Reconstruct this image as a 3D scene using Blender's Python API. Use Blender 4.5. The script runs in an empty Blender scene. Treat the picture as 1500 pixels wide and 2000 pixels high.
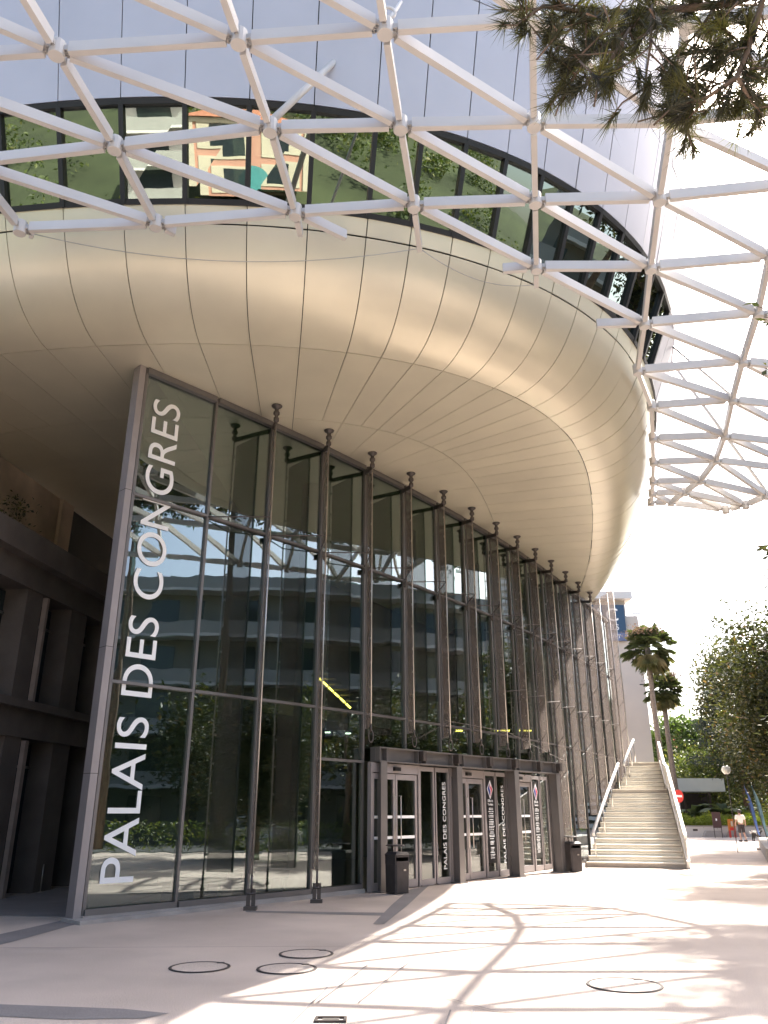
import bpy, math, random
import numpy as np
from mathutils import Vector, Matrix
R = math.radians
rng = np.random.default_rng(7)
random.seed(7)
scene = bpy.context.scene
COL = scene.collection

# ---------------------------------------------------------------- camera
CAM_H, PITCH, FPX = 1.6, R(20.6), 1560.0
cam = bpy.data.cameras.new('camera')
cam.sensor_fit = 'VERTICAL'; cam.sensor_height = 24.0; cam.lens = 24.0 * FPX / 2000.0
cam.clip_start = 0.05; cam.clip_end = 2000
cam_o = bpy.data.objects.new('camera', cam); COL.objects.link(cam_o)
cam_o.location = (0, 0, CAM_H); cam_o.rotation_euler = (math.pi / 2 + PITCH, 0, 0)
scene.camera = cam_o
# ---------------------------------------------------------------- sky, sun, exposure
SUN_EL, SUN_AZ = R(46.5), R(45.0)          # azimuth from +Y towards +X
w = bpy.data.worlds.new('World'); scene.world = w; w.use_nodes = True
nt = w.node_tree
bg = nt.nodes['Background']
sky = nt.nodes.new('ShaderNodeTexSky'); sky.sky_type = 'NISHITA'; sky.sun_disc = False
sky.sun_elevation = SUN_EL; sky.sun_rotation = SUN_AZ
sky.air_density = 1.0; sky.dust_density = 4.5; sky.ozone_density = 0.8
nt.links.new(sky.outputs[0], bg.inputs[0]); bg.inputs[1].default_value = 0.13
sl = bpy.data.lights.new('sun', 'SUN'); sl.energy = 4.6; sl.angle = R(0.53); sl.color = (1.0, 0.95, 0.88)
so = bpy.data.objects.new('sun', sl); COL.objects.link(so)
sdir = Vector((math.sin(SUN_AZ) * math.cos(SUN_EL), math.cos(SUN_AZ) * math.cos(SUN_EL), math.sin(SUN_EL)))
so.rotation_euler = sdir.to_track_quat('Z', 'Y').to_euler(); so.location = sdir * 60
vs = scene.view_settings
vs.view_transform = 'Standard'; vs.look = 'None'; vs.gamma = 1.0; vs.use_curve_mapping = False; vs.exposure = 2.05
scene.cycles.max_bounces = 10; scene.cycles.transparent_max_bounces = 24
scene.cycles.glossy_bounces = 5; scene.cycles.diffuse_bounces = 5
scene.cycles.caustics_reflective = False; scene.cycles.caustics_refractive = False

# ---------------------------------------------------------------- survey helpers
cP, sP = math.cos(PITCH), math.sin(PITCH)
def ray(x, y):
    u = (x - 750) / FPX; v = (1000 - y) / FPX
    return np.array([u, cP - v * sP, sP + v * cP])
def atz(x, y, z):                      # point of the height z seen at photo pixel x, y
    r = ray(x, y); return np.array([0, 0, CAM_H]) + r * ((z - CAM_H) / r[2])
def aty(x, y, Y):                      # point at the distance Y
    r = ray(x, y); return np.array([0, 0, CAM_H]) + r * (Y / r[1])

# ---------------------------------------------------------------- materials
def mat(name, col, rough=0.6, metal=0.0, var=0.12, scale=3.0, bump=0.0, bscale=40.0, spec=0.5, tint=None, trans=0.0, fine=0.0, ovar=0.0):
    m = bpy.data.materials.new(name); m.use_nodes = True
    n, l = m.node_tree.nodes, m.node_tree.links
    b = n['Principled BSDF']
    b.inputs['Roughness'].default_value = rough; b.inputs['Metallic'].default_value = metal
    b.inputs['Specular IOR Level'].default_value = spec
    tc = n.new('ShaderNodeTexCoord')
    last = None
    if var > 0 or tint:
        nz = n.new('ShaderNodeTexNoise'); nz.inputs['Scale'].default_value = scale; nz.inputs['Detail'].default_value = 6
        l.new(tc.outputs['Object'], nz.inputs['Vector'])
        ra = n.new('ShaderNodeValToRGB')
        ra.color_ramp.elements[0].position = 0.3; ra.color_ramp.elements[1].position = 0.7
        c0 = [c * (1 - var) for c in col]; c1 = [min(1, c * (1 + var)) for c in col]
        ra.color_ramp.elements[0].color = (*c0, 1); ra.color_ramp.elements[1].color = (*c1, 1)
        l.new(nz.outputs[0], ra.inputs[0]); last = ra.outputs[0]
        if fine > 0:
            nf = n.new('ShaderNodeTexNoise'); nf.inputs['Scale'].default_value = 90; nf.inputs['Detail'].default_value = 3
            l.new(tc.outputs['Object'], nf.inputs['Vector'])
            mr = n.new('ShaderNodeMapRange'); mr.inputs[1].default_value = .35; mr.inputs[2].default_value = .65
            mr.inputs[3].default_value = 1 - fine; mr.inputs[4].default_value = 1 + fine
            l.new(nf.outputs[0], mr.inputs[0])
            mx = n.new('ShaderNodeMix'); mx.data_type = 'RGBA'; mx.blend_type = 'MULTIPLY'; mx.inputs[0].default_value = 1
            l.new(last, mx.inputs[6]); l.new(mr.outputs[0], mx.inputs[7]); last = mx.outputs[2]
        if ovar > 0:
            oi = n.new('ShaderNodeObjectInfo'); mo = n.new('ShaderNodeMapRange'); mo.inputs[3].default_value = 1 - ovar; mo.inputs[4].default_value = 1 + ovar
            l.new(oi.outputs['Random'], mo.inputs[0]); mxo = n.new('ShaderNodeMix'); mxo.data_type = 'RGBA'; mxo.blend_type = 'MULTIPLY'; mxo.inputs[0].default_value = 1
            l.new(last, mxo.inputs[6]); l.new(mo.outputs[0], mxo.inputs[7]); last = mxo.outputs[2]
        if tint:                       # per-leaf colour stored with the leaves
            at = n.new('ShaderNodeAttribute'); at.attribute_name = 'tint'
            r2 = n.new('ShaderNodeValToRGB'); els = r2.color_ramp.elements
            while len(els) < len(tint): els.new(0.5)
            for i, (p, c) in enumerate(tint): els[i].position = p; els[i].color = (*c, 1)
            l.new(at.outputs['Fac'], r2.inputs[0]); last = r2.outputs[0]
        l.new(last, b.inputs['Base Color'])
    else:
        b.inputs['Base Color'].default_value = (*col, 1)
    if bump > 0:
        nb = n.new('ShaderNodeTexNoise'); nb.inputs['Scale'].default_value = bscale; nb.inputs['Detail'].default_value = 4
        l.new(tc.outputs['Object'], nb.inputs['Vector'])
        bp = n.new('ShaderNodeBump'); bp.inputs['Strength'].default_value = bump; bp.inputs['Distance'].default_value = 0.02
        l.new(nb.outputs[0], bp.inputs['Height']); l.new(bp.outputs[0], b.inputs['Normal'])
    if trans > 0:
        tr = n.new('ShaderNodeBsdfTranslucent'); mixs = n.new('ShaderNodeMixShader'); mixs.inputs[0].default_value = trans
        out = n['Material Output']
        if last is not None:
            g = n.new('ShaderNodeMix'); g.data_type = 'RGBA'; g.blend_type = 'MULTIPLY'; g.inputs[0].default_value = 1
            g.inputs[7].default_value = (1.6, 1.7, .7, 1); l.new(last, g.inputs[6]); l.new(g.outputs[2], tr.inputs[0])
        l.new(b.outputs[0], mixs.inputs[1]); l.new(tr.outputs[0], mixs.inputs[2]); l.new(mixs.outputs[0], out.inputs[0])
    return m

def glass(name, refl, tint, gcol=(.93, .97, 1), wav=0.0):
    m = bpy.data.materials.new(name); m.use_nodes = True
    n, l = m.node_tree.nodes, m.node_tree.links
    n.remove(n['Principled BSDF'])
    g = n.new('ShaderNodeBsdfGlossy'); g.inputs['Color'].default_value = (*gcol, 1); g.inputs['Roughness'].default_value = 0.0
    t = n.new('ShaderNodeBsdfTransparent'); t.inputs['Color'].default_value = (*tint, 1)
    lw = n.new('ShaderNodeLayerWeight'); lw.inputs['Blend'].default_value = 0.5
    pw = n.new('ShaderNodeMath'); pw.operation = 'POWER'; pw.inputs[1].default_value = 4.5
    mr = n.new('ShaderNodeMapRange'); mr.inputs[1].default_value = 0; mr.inputs[2].default_value = 1
    mr.inputs[3].default_value = refl; mr.inputs[4].default_value = .92
    l.new(lw.outputs['Facing'], pw.inputs[0]); l.new(pw.outputs[0], mr.inputs[0])
    mx = n.new('ShaderNodeMixShader'); l.new(mr.outputs[0], mx.inputs[0]); l.new(t.outputs[0], mx.inputs[1]); l.new(g.outputs[0], mx.inputs[2])
    l.new(mx.outputs[0], n['Material Output'].inputs[0])
    if wav > 0:
        tc = n.new('ShaderNodeTexCoord'); nb = n.new('ShaderNodeTexNoise'); nb.inputs['Scale'].default_value = 0.9
        l.new(tc.outputs['Object'], nb.inputs['Vector'])
        bp = n.new('ShaderNodeBump'); bp.inputs['Strength'].default_value = 1.0; bp.inputs['Distance'].default_value = wav
        l.new(nb.outputs[0], bp.inputs['Height']); l.new(bp.outputs[0], g.inputs['Normal'])
    return m
def emit(name, col, s):
    m = bpy.data.materials.new(name); m.use_nodes = True
    b = m.node_tree.nodes['Principled BSDF']; b.inputs['Base Color'].default_value = (*col, 1)
    b.inputs['Emission Color'].default_value = (*col, 1); b.inputs['Emission Strength'].default_value = s
    return m
def mesh_screen(name, col, open_):
    m = mat(name, col, .5, .5, .05, .35)
    n, l = m.node_tree.nodes, m.node_tree.links
    t = n.new('ShaderNodeBsdfTransparent'); mx = n.new('ShaderNodeMixShader'); mx.inputs[0].default_value = open_
    tl = n.new('ShaderNodeBsdfTranslucent'); tl.inputs[0].default_value = (*col, 1); m2 = n.new('ShaderNodeMixShader'); m2.inputs[0].default_value = .4
    l.new(n['Principled BSDF'].outputs[0], m2.inputs[1]); l.new(tl.outputs[0], m2.inputs[2])
    l.new(m2.outputs[0], mx.inputs[1]); l.new(t.outputs[0], mx.inputs[2]); l.new(mx.outputs[0], n['Material Output'].inputs[0])
    return m

M = {}
M['hull'] = mat('champagne_metal', (.70, .648, .505), .31, .32, .05, .9, .05, 1.2, ovar=.03)
M['hull_top'] = mat('pearl_metal', (.51, .50, .545), .48, .35, .04, .8, .04, 1.0, ovar=.02)
M['joint'] = mat('joint_dark', (.035, .03, .025), .8, 0, 0)
M['black'] = mat('black_frame', (.02, .018, .018), .4, .3, .1)
M['bandglass'] = glass('band_glass', .36, (.30, .36, .33), (.72, .80, .72), .0008)
M['glass'] = glass('facade_glass', .20, (.50, .61, .54), (.90, .96, 1.0), .002)
M['doorglass'] = glass('door_glass', .10, (.7, .74, .7), (.95, .98, 1.0), .001)
M['frame'] = mat('grey_brown_aluminium', (.20, .185, .18), .42, .55, .08, 2)
M['post'] = mat('mauve_grey_metal', (.33, .295, .29), .5, .35, .06, 2)
M['fin'] = mesh_screen('woven_steel_screen', (.25, .208, .187), .56)
M['steel'] = mat('stainless_steel', (.5, .46, .43), .3, .9, .08, 5)
M['dsteel'] = mat('dark_steel', (.10, .085, .08), .45, .6, .1, 4)
M['lattice'] = mat('white_painted_steel', (.60, .575, .55), .4, 0.0, .05, 1.5, .03, 20)
M['clevis'] = mat('zinc_bolt', (.46, .44, .42), .5, .2, .1, 8)
M['ground'] = mat('pale_concrete', (.48, .40, .345), .85, 0, .17, .5, .3, 160, .3, fine=.2)
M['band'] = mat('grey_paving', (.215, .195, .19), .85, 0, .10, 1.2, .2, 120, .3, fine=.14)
M['kerb'] = mat('kerb_concrete', (.36, .33, .31), .85, 0, .15, 1.5, .3, 60, .3, fine=.1)
M['iron'] = mat('cast_iron', (.055, .045, .042), .6, .5, .2, 9)
M['white'] = mat('white_film', (.88, .88, .88), .5, 0, .02)
M['stairs'] = mat('pale_stair_stone', (.84, .78, .67), .75, 0, .10, 2.2, .15, 60, fine=.08)
M['shade_riser'] = mat('stair_shade_and_riser', (.42, .36, .30), .7, 0, .1, 3)  # colour of the painted shadow lines below the treads and of the dark risers
M['rail'] = mat('bright_rail', (.72, .69, .66), .35, .3, .04, 3)
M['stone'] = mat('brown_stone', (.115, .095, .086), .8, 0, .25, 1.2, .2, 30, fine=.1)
M['panelc'] = mat('stained_concrete', (.66, .52, .42), .8, 0, .3, .8, .1, 30)
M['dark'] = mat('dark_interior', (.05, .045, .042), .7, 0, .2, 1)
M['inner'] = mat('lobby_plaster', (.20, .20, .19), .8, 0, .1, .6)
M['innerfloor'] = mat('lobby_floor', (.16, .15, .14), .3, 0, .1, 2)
M['lamp'] = emit('warm_lamp', (1, .62, .12), 5)
M['binm'] = mat('anthracite_bin', (.045, .038, .038), .5, .2, .2, 5, .05, 30)
M['hotel'] = mat('hotel_render', (.56, .49, .43), .85, 0, .05, .4, .1, 30)
M['hotelw'] = mat('hotel_white', (.66, .63, .60), .7, 0, .04, .6)
M['signb'] = mat('sign_navy', (.03, .07, .13), .4, 0, .05)
M['signb2'] = mat('sign_slate', (.12, .15, .26), .4, 0, .05)
M['trunk'] = mat('bark', (.15, .105, .075), .9, 0, .3, 6, .5, 25)
M['palmtrunk'] = mat('palm_bark', (.20, .16, .13), .9, 0, .3, 8, .5, 30)
M['leaf'] = mat('magnolia_leaf', (.06, .08, .03), .5, 0, .1, 3, spec=.3, tint=[(0, (.035, .045, .02)), (.6, (.055, .06, .024)), (.88, (.10, .10, .03)), (1, (.17, .10, .045))], trans=.22)
M['palm'] = mat('palm_leaf', (.08, .10, .04), .5, 0, .1, 3, tint=[(0, (.05, .06, .025)), (.6, (.09, .11, .045)), (1, (.24, .19, .10))], trans=.25)
M['flower'] = mat('dry_palm_fruit', (.36, .24, .16), .9, 0, .3, 6)
M['needle'] = mat('pine_needle', (.05, .055, .03), .5, 0, .1, 3, tint=[(0, (.03, .028, .016)), (.6, (.06, .058, .026)), (1, (.16, .15, .04))], trans=.25)
M['pineleaf'] = mat('umbrella_pine_leaf', (.07, .11, .03), .6, 0, .1, 3, tint=[(0, (.045, .075, .02)), (1, (.12, .18, .04))], trans=.2)
M['conifer'] = mat('cedar_leaf', (.04, .055, .045), .6, 0, .1, 3, tint=[(0, (.03, .042, .035)), (1, (.06, .08, .06))], trans=.1)
M['cycad'] = mat('cycad_leaf', (.08, .10, .06), .75, 0, .1, 3, spec=.15, tint=[(0, (.04, .06, .03)), (1, (.12, .145, .095))], trans=.25)
M['lime'] = mat('lime_grass', (.18, .22, .03), .6, 0, .1, 3, tint=[(0, (.11, .15, .02)), (1, (.28, .31, .05))], trans=.35)
M['shrub'] = mat('shrub_leaf', (.09, .12, .035), .5, 0, .1, 3, tint=[(0, (.05, .07, .02)), (.7, (.11, .14, .035)), (1, (.24, .22, .09))], trans=.3)
M['wallw'] = mat('white_wall', (.62, .58, .55), .8, 0, .06, 1)
M['roofred'] = mat('terracotta_tiles', (.42, .17, .10), .85, 0, .2, 4, .4, 12)
M['pink'] = mat('pink_render', (.58, .30, .22), .85, 0, .08, .6)
M['cream'] = mat('cream_render', (.62, .55, .42), .85, 0, .06, .6)
M['win'] = mat('dark_window', (.03, .04, .045), .1, 0, .1)
M['teal'] = mat('teal_board', (.08, .30, .30), .5, 0, .05)
M['shade'] = mat('grey_awning', (.50, .54, .52), .7, 0, .05, 1)
M['brownboard'] = mat('brown_board', (.09, .045, .04), .6, 0, .1)
M['red'] = mat('red_paint', (.62, .04, .03), .45, 0, .05)
M['orange'] = mat('orange_sheet', (.62, .20, .03), .6, 0, .15, 12)
M['blue'] = mat('blue_flag', (.08, .16, .45), .7, 0, .25, 3)
M['lblue'] = mat('pale_blue_flag', (.35, .60, .72), .7, 0, .3, 3)
M['globe'] = mat('opal_globe', (.80, .78, .70), .3, 0, .02)
M['asphalt'] = mat('asphalt', (.05, .05, .05), .9, 0, .2, 2, .3, 120)
M['hill'] = mat('hill_scrub', (.045, .055, .022), .95, 0, .35, .12, .6, .8)
M['carp'] = mat('silver_car_paint', (.55, .55, .56), .25, .6, .03)
M['rubber'] = mat('rubber', (.02, .02, .02), .8, 0, .1)
M['skin'] = mat('skin', (.42, .25, .18), .6, 0, .05)
M['hair'] = mat('dark_hair', (.03, .022, .018), .6, 0, .1)
M['shirt'] = mat('white_shirt', (.72, .68, .62), .85, 0, .05)
M['trouser'] = mat('dark_cloth', (.035, .028, .03), .85, 0, .1)
M['dogb'] = mat('black_fur', (.025, .022, .022), .8, 0, .2, 10)
M['dogw'] = mat('white_fur', (.66, .62, .58), .9, 0, .1, 10)
M['posterteal'] = mat('poster_teal', (.25, .48, .45), .5, 0, .02)
M['logoblue'] = mat('logo_blue', (.03, .05, .25), .5, 0, 0)
M['logored'] = mat('logo_red', (.62, .05, .10), .5, 0, 0)
M['panelblack'] = mat('black_info_panel', (.015, .014, .015), .3, 0, .1)
M['aptm'] = mat('grey_beige_render', (.20, .19, .165), .85, 0, .08, .6)
M['balu'] = mat('grey_balustrade', (.34, .33, .31), .7, 0, .06, 1)
M['trim'] = mat('dull_stone_trim', (.24, .19, .165), .8, 0, .15, 3)
M['louvre'] = mat('white_louvre', (.82, .82, .84), .6, 0, .05)

# ---------------------------------------------------------------- mesh helpers
ROOT = {}
class MB:
    def __init__(s): s.v = []; s.f = []; s.sm = []; s.t = []
    def add(s, vs_, fs, smooth=False, tint=None):
        b = len(s.v); s.v.extend([tuple(map(float, p)) for p in vs_])
        for f in fs: s.f.append([i + b for i in f]); s.sm.append(smooth)
        if tint is not None: s.t.extend([tint] * len(vs_))
    def box(s, c, sx, sy, sz, ax=None):            # c = centre, half sizes along axes ax
        ax = ax or ((1, 0, 0), (0, 1, 0), (0, 0, 1))
        c = np.array(c, float); X, Y, Z = [np.array(a, float) for a in ax]
        P = [c + X * sx * i + Y * sy * j + Z * sz * k for k in (-1, 1) for j in (-1, 1) for i in (-1, 1)]
        s.add(P, [(0, 2, 3, 1), (4, 5, 7, 6), (0, 1, 5, 4), (1, 3, 7, 5), (3, 2, 6, 7), (2, 0, 4, 6)])
        return s
    def bar(s, p, q, w_, h_, up=(0, 0, 1)):        # box beam from p to q, width w_, depth h_
        p = np.array(p, float); q = np.array(q, float); d = q - p; L = np.linalg.norm(d); d /= L
        up = np.array(up, float); sx = np.cross(d, up)
        if np.linalg.norm(sx) < 1e-4: sx = np.cross(d, (1, 0, 0))
        sx /= np.linalg.norm(sx); u = np.cross(sx, d)
        return s.box((p + q) / 2, L / 2, w_ / 2, h_ / 2, (d, sx, u))
    def tube(s, pts, rad, n=8, cap=True, smooth=True):
        pts = [np.array(p, float) for p in pts]
        rad = rad if hasattr(rad, '__len__') else [rad] * len(pts)
        b = len(s.v); nrm = None
        for i, p in enumerate(pts):
            d = pts[min(i + 1, len(pts) - 1)] - pts[max(i - 1, 0)]; d /= (np.linalg.norm(d) + 1e-9)
            if nrm is None:
                a = np.array((0, 0, 1.)) if abs(d[2]) < .9 else np.array((1., 0, 0)); nrm = np.cross(d, a)
            nrm = nrm - d * (nrm @ d); nrm /= np.linalg.norm(nrm); bi = np.cross(d, nrm)
            for k in range(n):
                a = 2 * math.pi * k / n; s.v.append(tuple(p + rad[i] * (nrm * math.cos(a) + bi * math.sin(a))))
        for i in range(len(pts) - 1):
            for k in range(n):
                k2 = (k + 1) % n; s.f.append([b + i * n + k, b + i * n + k2, b + (i + 1) * n + k2, b + (i + 1) * n + k]); s.sm.append(smooth)
        if cap:
            s.f.append([b + k for k in range(n)][::-1]); s.sm.append(False)
            s.f.append([b + (len(pts) - 1) * n + k for k in range(n)]); s.sm.append(False)
        return s
    def lathe(s, c, prof, n=16, smooth=True):      # prof = (radius, z) list about vertical axis
        c = np.array(c, float); b = len(s.v)
        for r_, z_ in prof:
            for k in range(n):
                a = 2 * math.pi * k / n; s.v.append((c[0] + r_ * math.cos(a), c[1] + r_ * math.sin(a), c[2] + z_))
        for i in range(len(prof) - 1):
            for k in range(n):
                k2 = (k + 1) % n; s.f.append([b + i * n + k, b + i * n + k2, b + (i + 1) * n + k2, b + (i + 1) * n + k]); s.sm.append(smooth)
        s.f.append([b + k for k in range(n)][::-1]); s.sm.append(False)
        s.f.append([b + (len(prof) - 1) * n + k for k in range(n)]); s.sm.append(False)
        return s
    def slab(s, poly, z0, z1):                     # prism over a plan polygon
        n = len(poly)
        s.add([(p[0], p[1], z0) for p in poly] + [(p[0], p[1], z1) for p in poly],
              [list(range(n))[::-1], list(range(n, 2 * n))] + [(i, (i + 1) % n, n + (i + 1) % n, n + i) for i in range(n)])
        return s
    def sheet(s, poly, z):
        s.add([(p[0], p[1], z) for p in poly], [list(range(len(poly)))]); return s
    def build(s, name, m, parent=None):
        off = np.array(ROOT.get(parent.name, (0, 0, 0))) if parent else np.zeros(3)
        me = bpy.data.meshes.new(name)
        V = np.array(s.v, float) - off if len(s.v) else np.zeros((0, 3))
        me.from_pydata(V.tolist(), [], s.f); me.update()
        if any(s.sm): me.polygons.foreach_set('use_smooth', s.sm)
        if s.t and len(s.t) == len(s.v):
            a = me.attributes.new('tint', 'FLOAT', 'POINT'); a.data.foreach_set('value', s.t)
        me.materials.append(m)
        o = bpy.data.objects.new(name, me); COL.objects.link(o)
        if parent: o.parent = parent; ROOT[o.name] = tuple(off)
        return o
def tag(o, label=None, cat=None, group=None, kind=None):
    if label: o['label'] = label
    if cat: o['category'] = cat
    if group: o['group'] = group
    if kind: o['kind'] = kind
    return o
def thing(name, loc, label, cat, group=None):
    o = bpy.data.objects.new(name, None); o.empty_display_size = .3; COL.objects.link(o); o.location = loc
    ROOT[o.name] = tuple(loc); return tag(o, label, cat, group)
def copy_tree(o, loc=None, rz=None, label=None, scale=None):
    def rec(a, par):
        c = a.copy(); COL.objects.link(c); c.parent = par
        for k in list(a.children): rec(k, c)
        return c
    c = rec(o, None)
    if loc is not None: c.location = loc
    if rz is not None: c.rotation_euler = (0, 0, rz)
    if scale: c.scale = scale
    if label: c['label'] = label
    return c
def orient(ox, ax, ay):                            # text helper axes
    return np.array(ox, float), np.array(ax, float), np.array(ay, float)
def glyphs(txt, size_w, size_h, per_char=True, depth=0.0):
    """flat letter meshes, scaled so the whole line is size_w long and capitals size_h tall"""
    def me_of(t):
        cu = bpy.data.curves.new('t', 'FONT'); cu.body = t; cu.resolution_u = 9 if per_char else 3
        ob = bpy.data.objects.new('t', cu); COL.objects.link(ob)
        dg = bpy.context.evaluated_depsgraph_get(); m_ = bpy.data.meshes.new_from_object(ob.evaluated_get(dg))
        V = np.array([v.co[:] for v in m_.vertices]); F = [list(p.vertices) for p in m_.polygons]
        bpy.data.objects.remove(ob); bpy.data.curves.remove(cu); bpy.data.meshes.remove(m_)
        return V, F
    Vt, Ft = me_of(txt); x0, x1 = Vt[:, 0].min(), Vt[:, 0].max()
    Vh, _ = me_of('H'); h = Vh[:, 1].max()
    kx, ky = size_w / (x1 - x0), size_h / h
    if not per_char:
        V = Vt.copy(); V[:, 0] = (V[:, 0] - x0) * kx; V[:, 1] *= ky; return [(V, Ft)]
    out = []
    for i, ch in enumerate(txt):
        if ch == ' ': continue
        Vp, _ = me_of(txt[:i + 1]); V, F = me_of(ch)
        V = V.copy(); V[:, 0] = (V[:, 0] - V[:, 0].max() + Vp[:, 0].max() - x0) * kx; V[:, 1] *= ky
        out.append((V, F))
    return out
def put_text(txt, o0, ax, ay, wl, hl, m, name, parent, per_char=True, lift=None):
    o0, ax, ay = orient(o0, ax, ay); nrm = np.cross(ax, ay)
    for V, F in glyphs(txt, wl, hl, per_char):
        mb = MB(); P = [o0 + ax * v[0] + ay * v[1] for v in V]
        Q = [p + nrm * .003 for p in P]; n = len(P)
        mb.add(Q, F); 
        # rim so that the letters have a thickness
        cnt = {}
        for f in F:
            for a, b_ in zip(f, f[1:] + f[:1]): cnt[(a, b_)] = 1
        edge = [(a, b_) for (a, b_) in cnt if (b_, a) not in cnt]
        base = len(mb.v); mb.add(P, [(a + 0, b_ + 0, b_ - n + 0, a - n + 0) for a, b_ in []])
        for a, b_ in edge: mb.f.append([base + a, base + b_, b_, a]); mb.sm.append(False)
        o_ = mb.build(name, m, parent)
        if not per_char: o_['kind'] = 'stuff'

# ================================================================ PLAN OF THE HALL
LOOP = [(-15, 16.6), (-12.5, 15.1), (-10, 14.0), (-7.42, 13.3), (-6.38, 13.14), (-4.85, 13.0), (-3.38, 12.95), (-2.23, 12.98), (-1.46, 13.07), (-.49, 13.25), (.5, 13.54),
        (1.54, 14.02), (2.68, 14.76), (3.74, 15.79), (4.61, 17.09), (5.24, 18.73), (5.87, 20.86), (6.31, 22.52), (7.15, 26.3), (7.62, 29.2), (7.95, 32),
        (8.2, 35.5), (7.9, 40), (6, 45.5), (1, 49.5), (-8, 50.5), (-16, 47), (-21, 40), (-22.5, 31), (-20.5, 23), (-18, 19)]
def smooth_loop(P, n=1600, sig=1.6):
    P = np.array(P + [P[0]], float); d = np.r_[0, np.cumsum(np.linalg.norm(np.diff(P, axis=0), axis=1))]
    t = np.linspace(0, d[-1], n, endpoint=False); Q = np.c_[np.interp(t, d, P[:, 0]), np.interp(t, d, P[:, 1])]
    k = n * sig / d[-1]; x = np.arange(n); x = np.minimum(x, n - x); ker = np.exp(-.5 * (x / k) ** 2); ker /= ker.sum()
    return np.c_[[np.real(np.fft.ifft(np.fft.fft(Q[:, c]) * np.fft.fft(ker))) for c in (0, 1)]].T
A = smooth_loop(LOOP); NL = len(A)
TA = np.roll(A, -1, 0) - np.roll(A, 1, 0); TA /= np.linalg.norm(TA, axis=1)[:, None]; NA = np.c_[TA[:, 1], -TA[:, 0]]
def AN(s):                                          # plan point and outward normal at index s
    i = int(math.floor(s)); f = s - i; i %= NL; j = (i + 1) % NL
    p = A[i] * (1 - f) + A[j] * f; n = NA[i] * (1 - f) + NA[j] * f
    return p, n / np.linalg.norm(n)
# stations of the vertical joints
O25 = A + 2.5 * NA; seg = np.linalg.norm(np.roll(O25, -1, 0) - O25, axis=1); cum = np.r_[0, np.cumsum(seg)]
i_ref = int(np.argmin(np.linalg.norm(A - np.array((-.70, 13.34)), axis=1)))
s_ref = cum[i_ref]
i_l = int(np.argmin(np.linalg.norm(A - np.array((-13.0, 15.5)), axis=1))); i_r = int(np.argmin(np.linalg.norm(A - np.array((7.9, 40.0)), axis=1)))
st = []
x_ = s_ref
while x_ > cum[i_l]: st.insert(0, x_); x_ -= 1.12
x_ = s_ref + .87
while x_ < cum[i_r]: st.append(x_); x_ += .87
ST = [float(np.interp(v, cum, np.arange(NL + 1))) for v in st]

RB, ZS, ZB, ZT = 1.85, 9.9, 11.55, 13.2
def bez(t):
    P = [(0, ZS), (1.15, ZS + .04), (RB - .30, ZB - .75), (RB, ZB)]
    a = [(1 - t) ** 3, 3 * t * (1 - t) ** 2, 3 * t * t * (1 - t), t ** 3]
    return sum(a[i] * P[i][0] for i in range(4)), sum(a[i] * P[i][1] for i in range(4))
LOWER = [bez(t) for t in np.linspace(0, .86, 13)]
STRIP = [bez(t) for t in np.linspace(.872, 1.0, 4)]
OT = RB + .4 * (ZT - ZB)
UP1 = [(OT + .05, ZT + .06), (OT + .05 + .27 * 1.25, ZT + 1.3), (OT + .05 + .26 * 2.7, 15.9)]
UP2 = [(OT + .05 + .26 * 2.72, 15.93), (OT + 1.1, 17.6), (OT + 1.35, 19.5)]
def flare(p):                                       # the outward lean dies away along the far right side
    if p[0] < 2 or p[1] > 60: return 1.0
    t = min(1, max(0, (p[1] - 18.5) / 6.0)); t = t * t * (3 - 2 * t); return 1 - .55 * t
def surf(s, o, z, ins=0.0):
    p, n = AN(s)
    if o > RB: o = RB + (o - RB) * flare(p)
    q = p + n * (o - ins); return np.array((q[0], q[1], z))

hall = thing('congress_hall', (0.0, 18.0, 0.0), 'curved congress hall with bulging champagne metal hull over a tall glass lobby', 'building')

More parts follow.
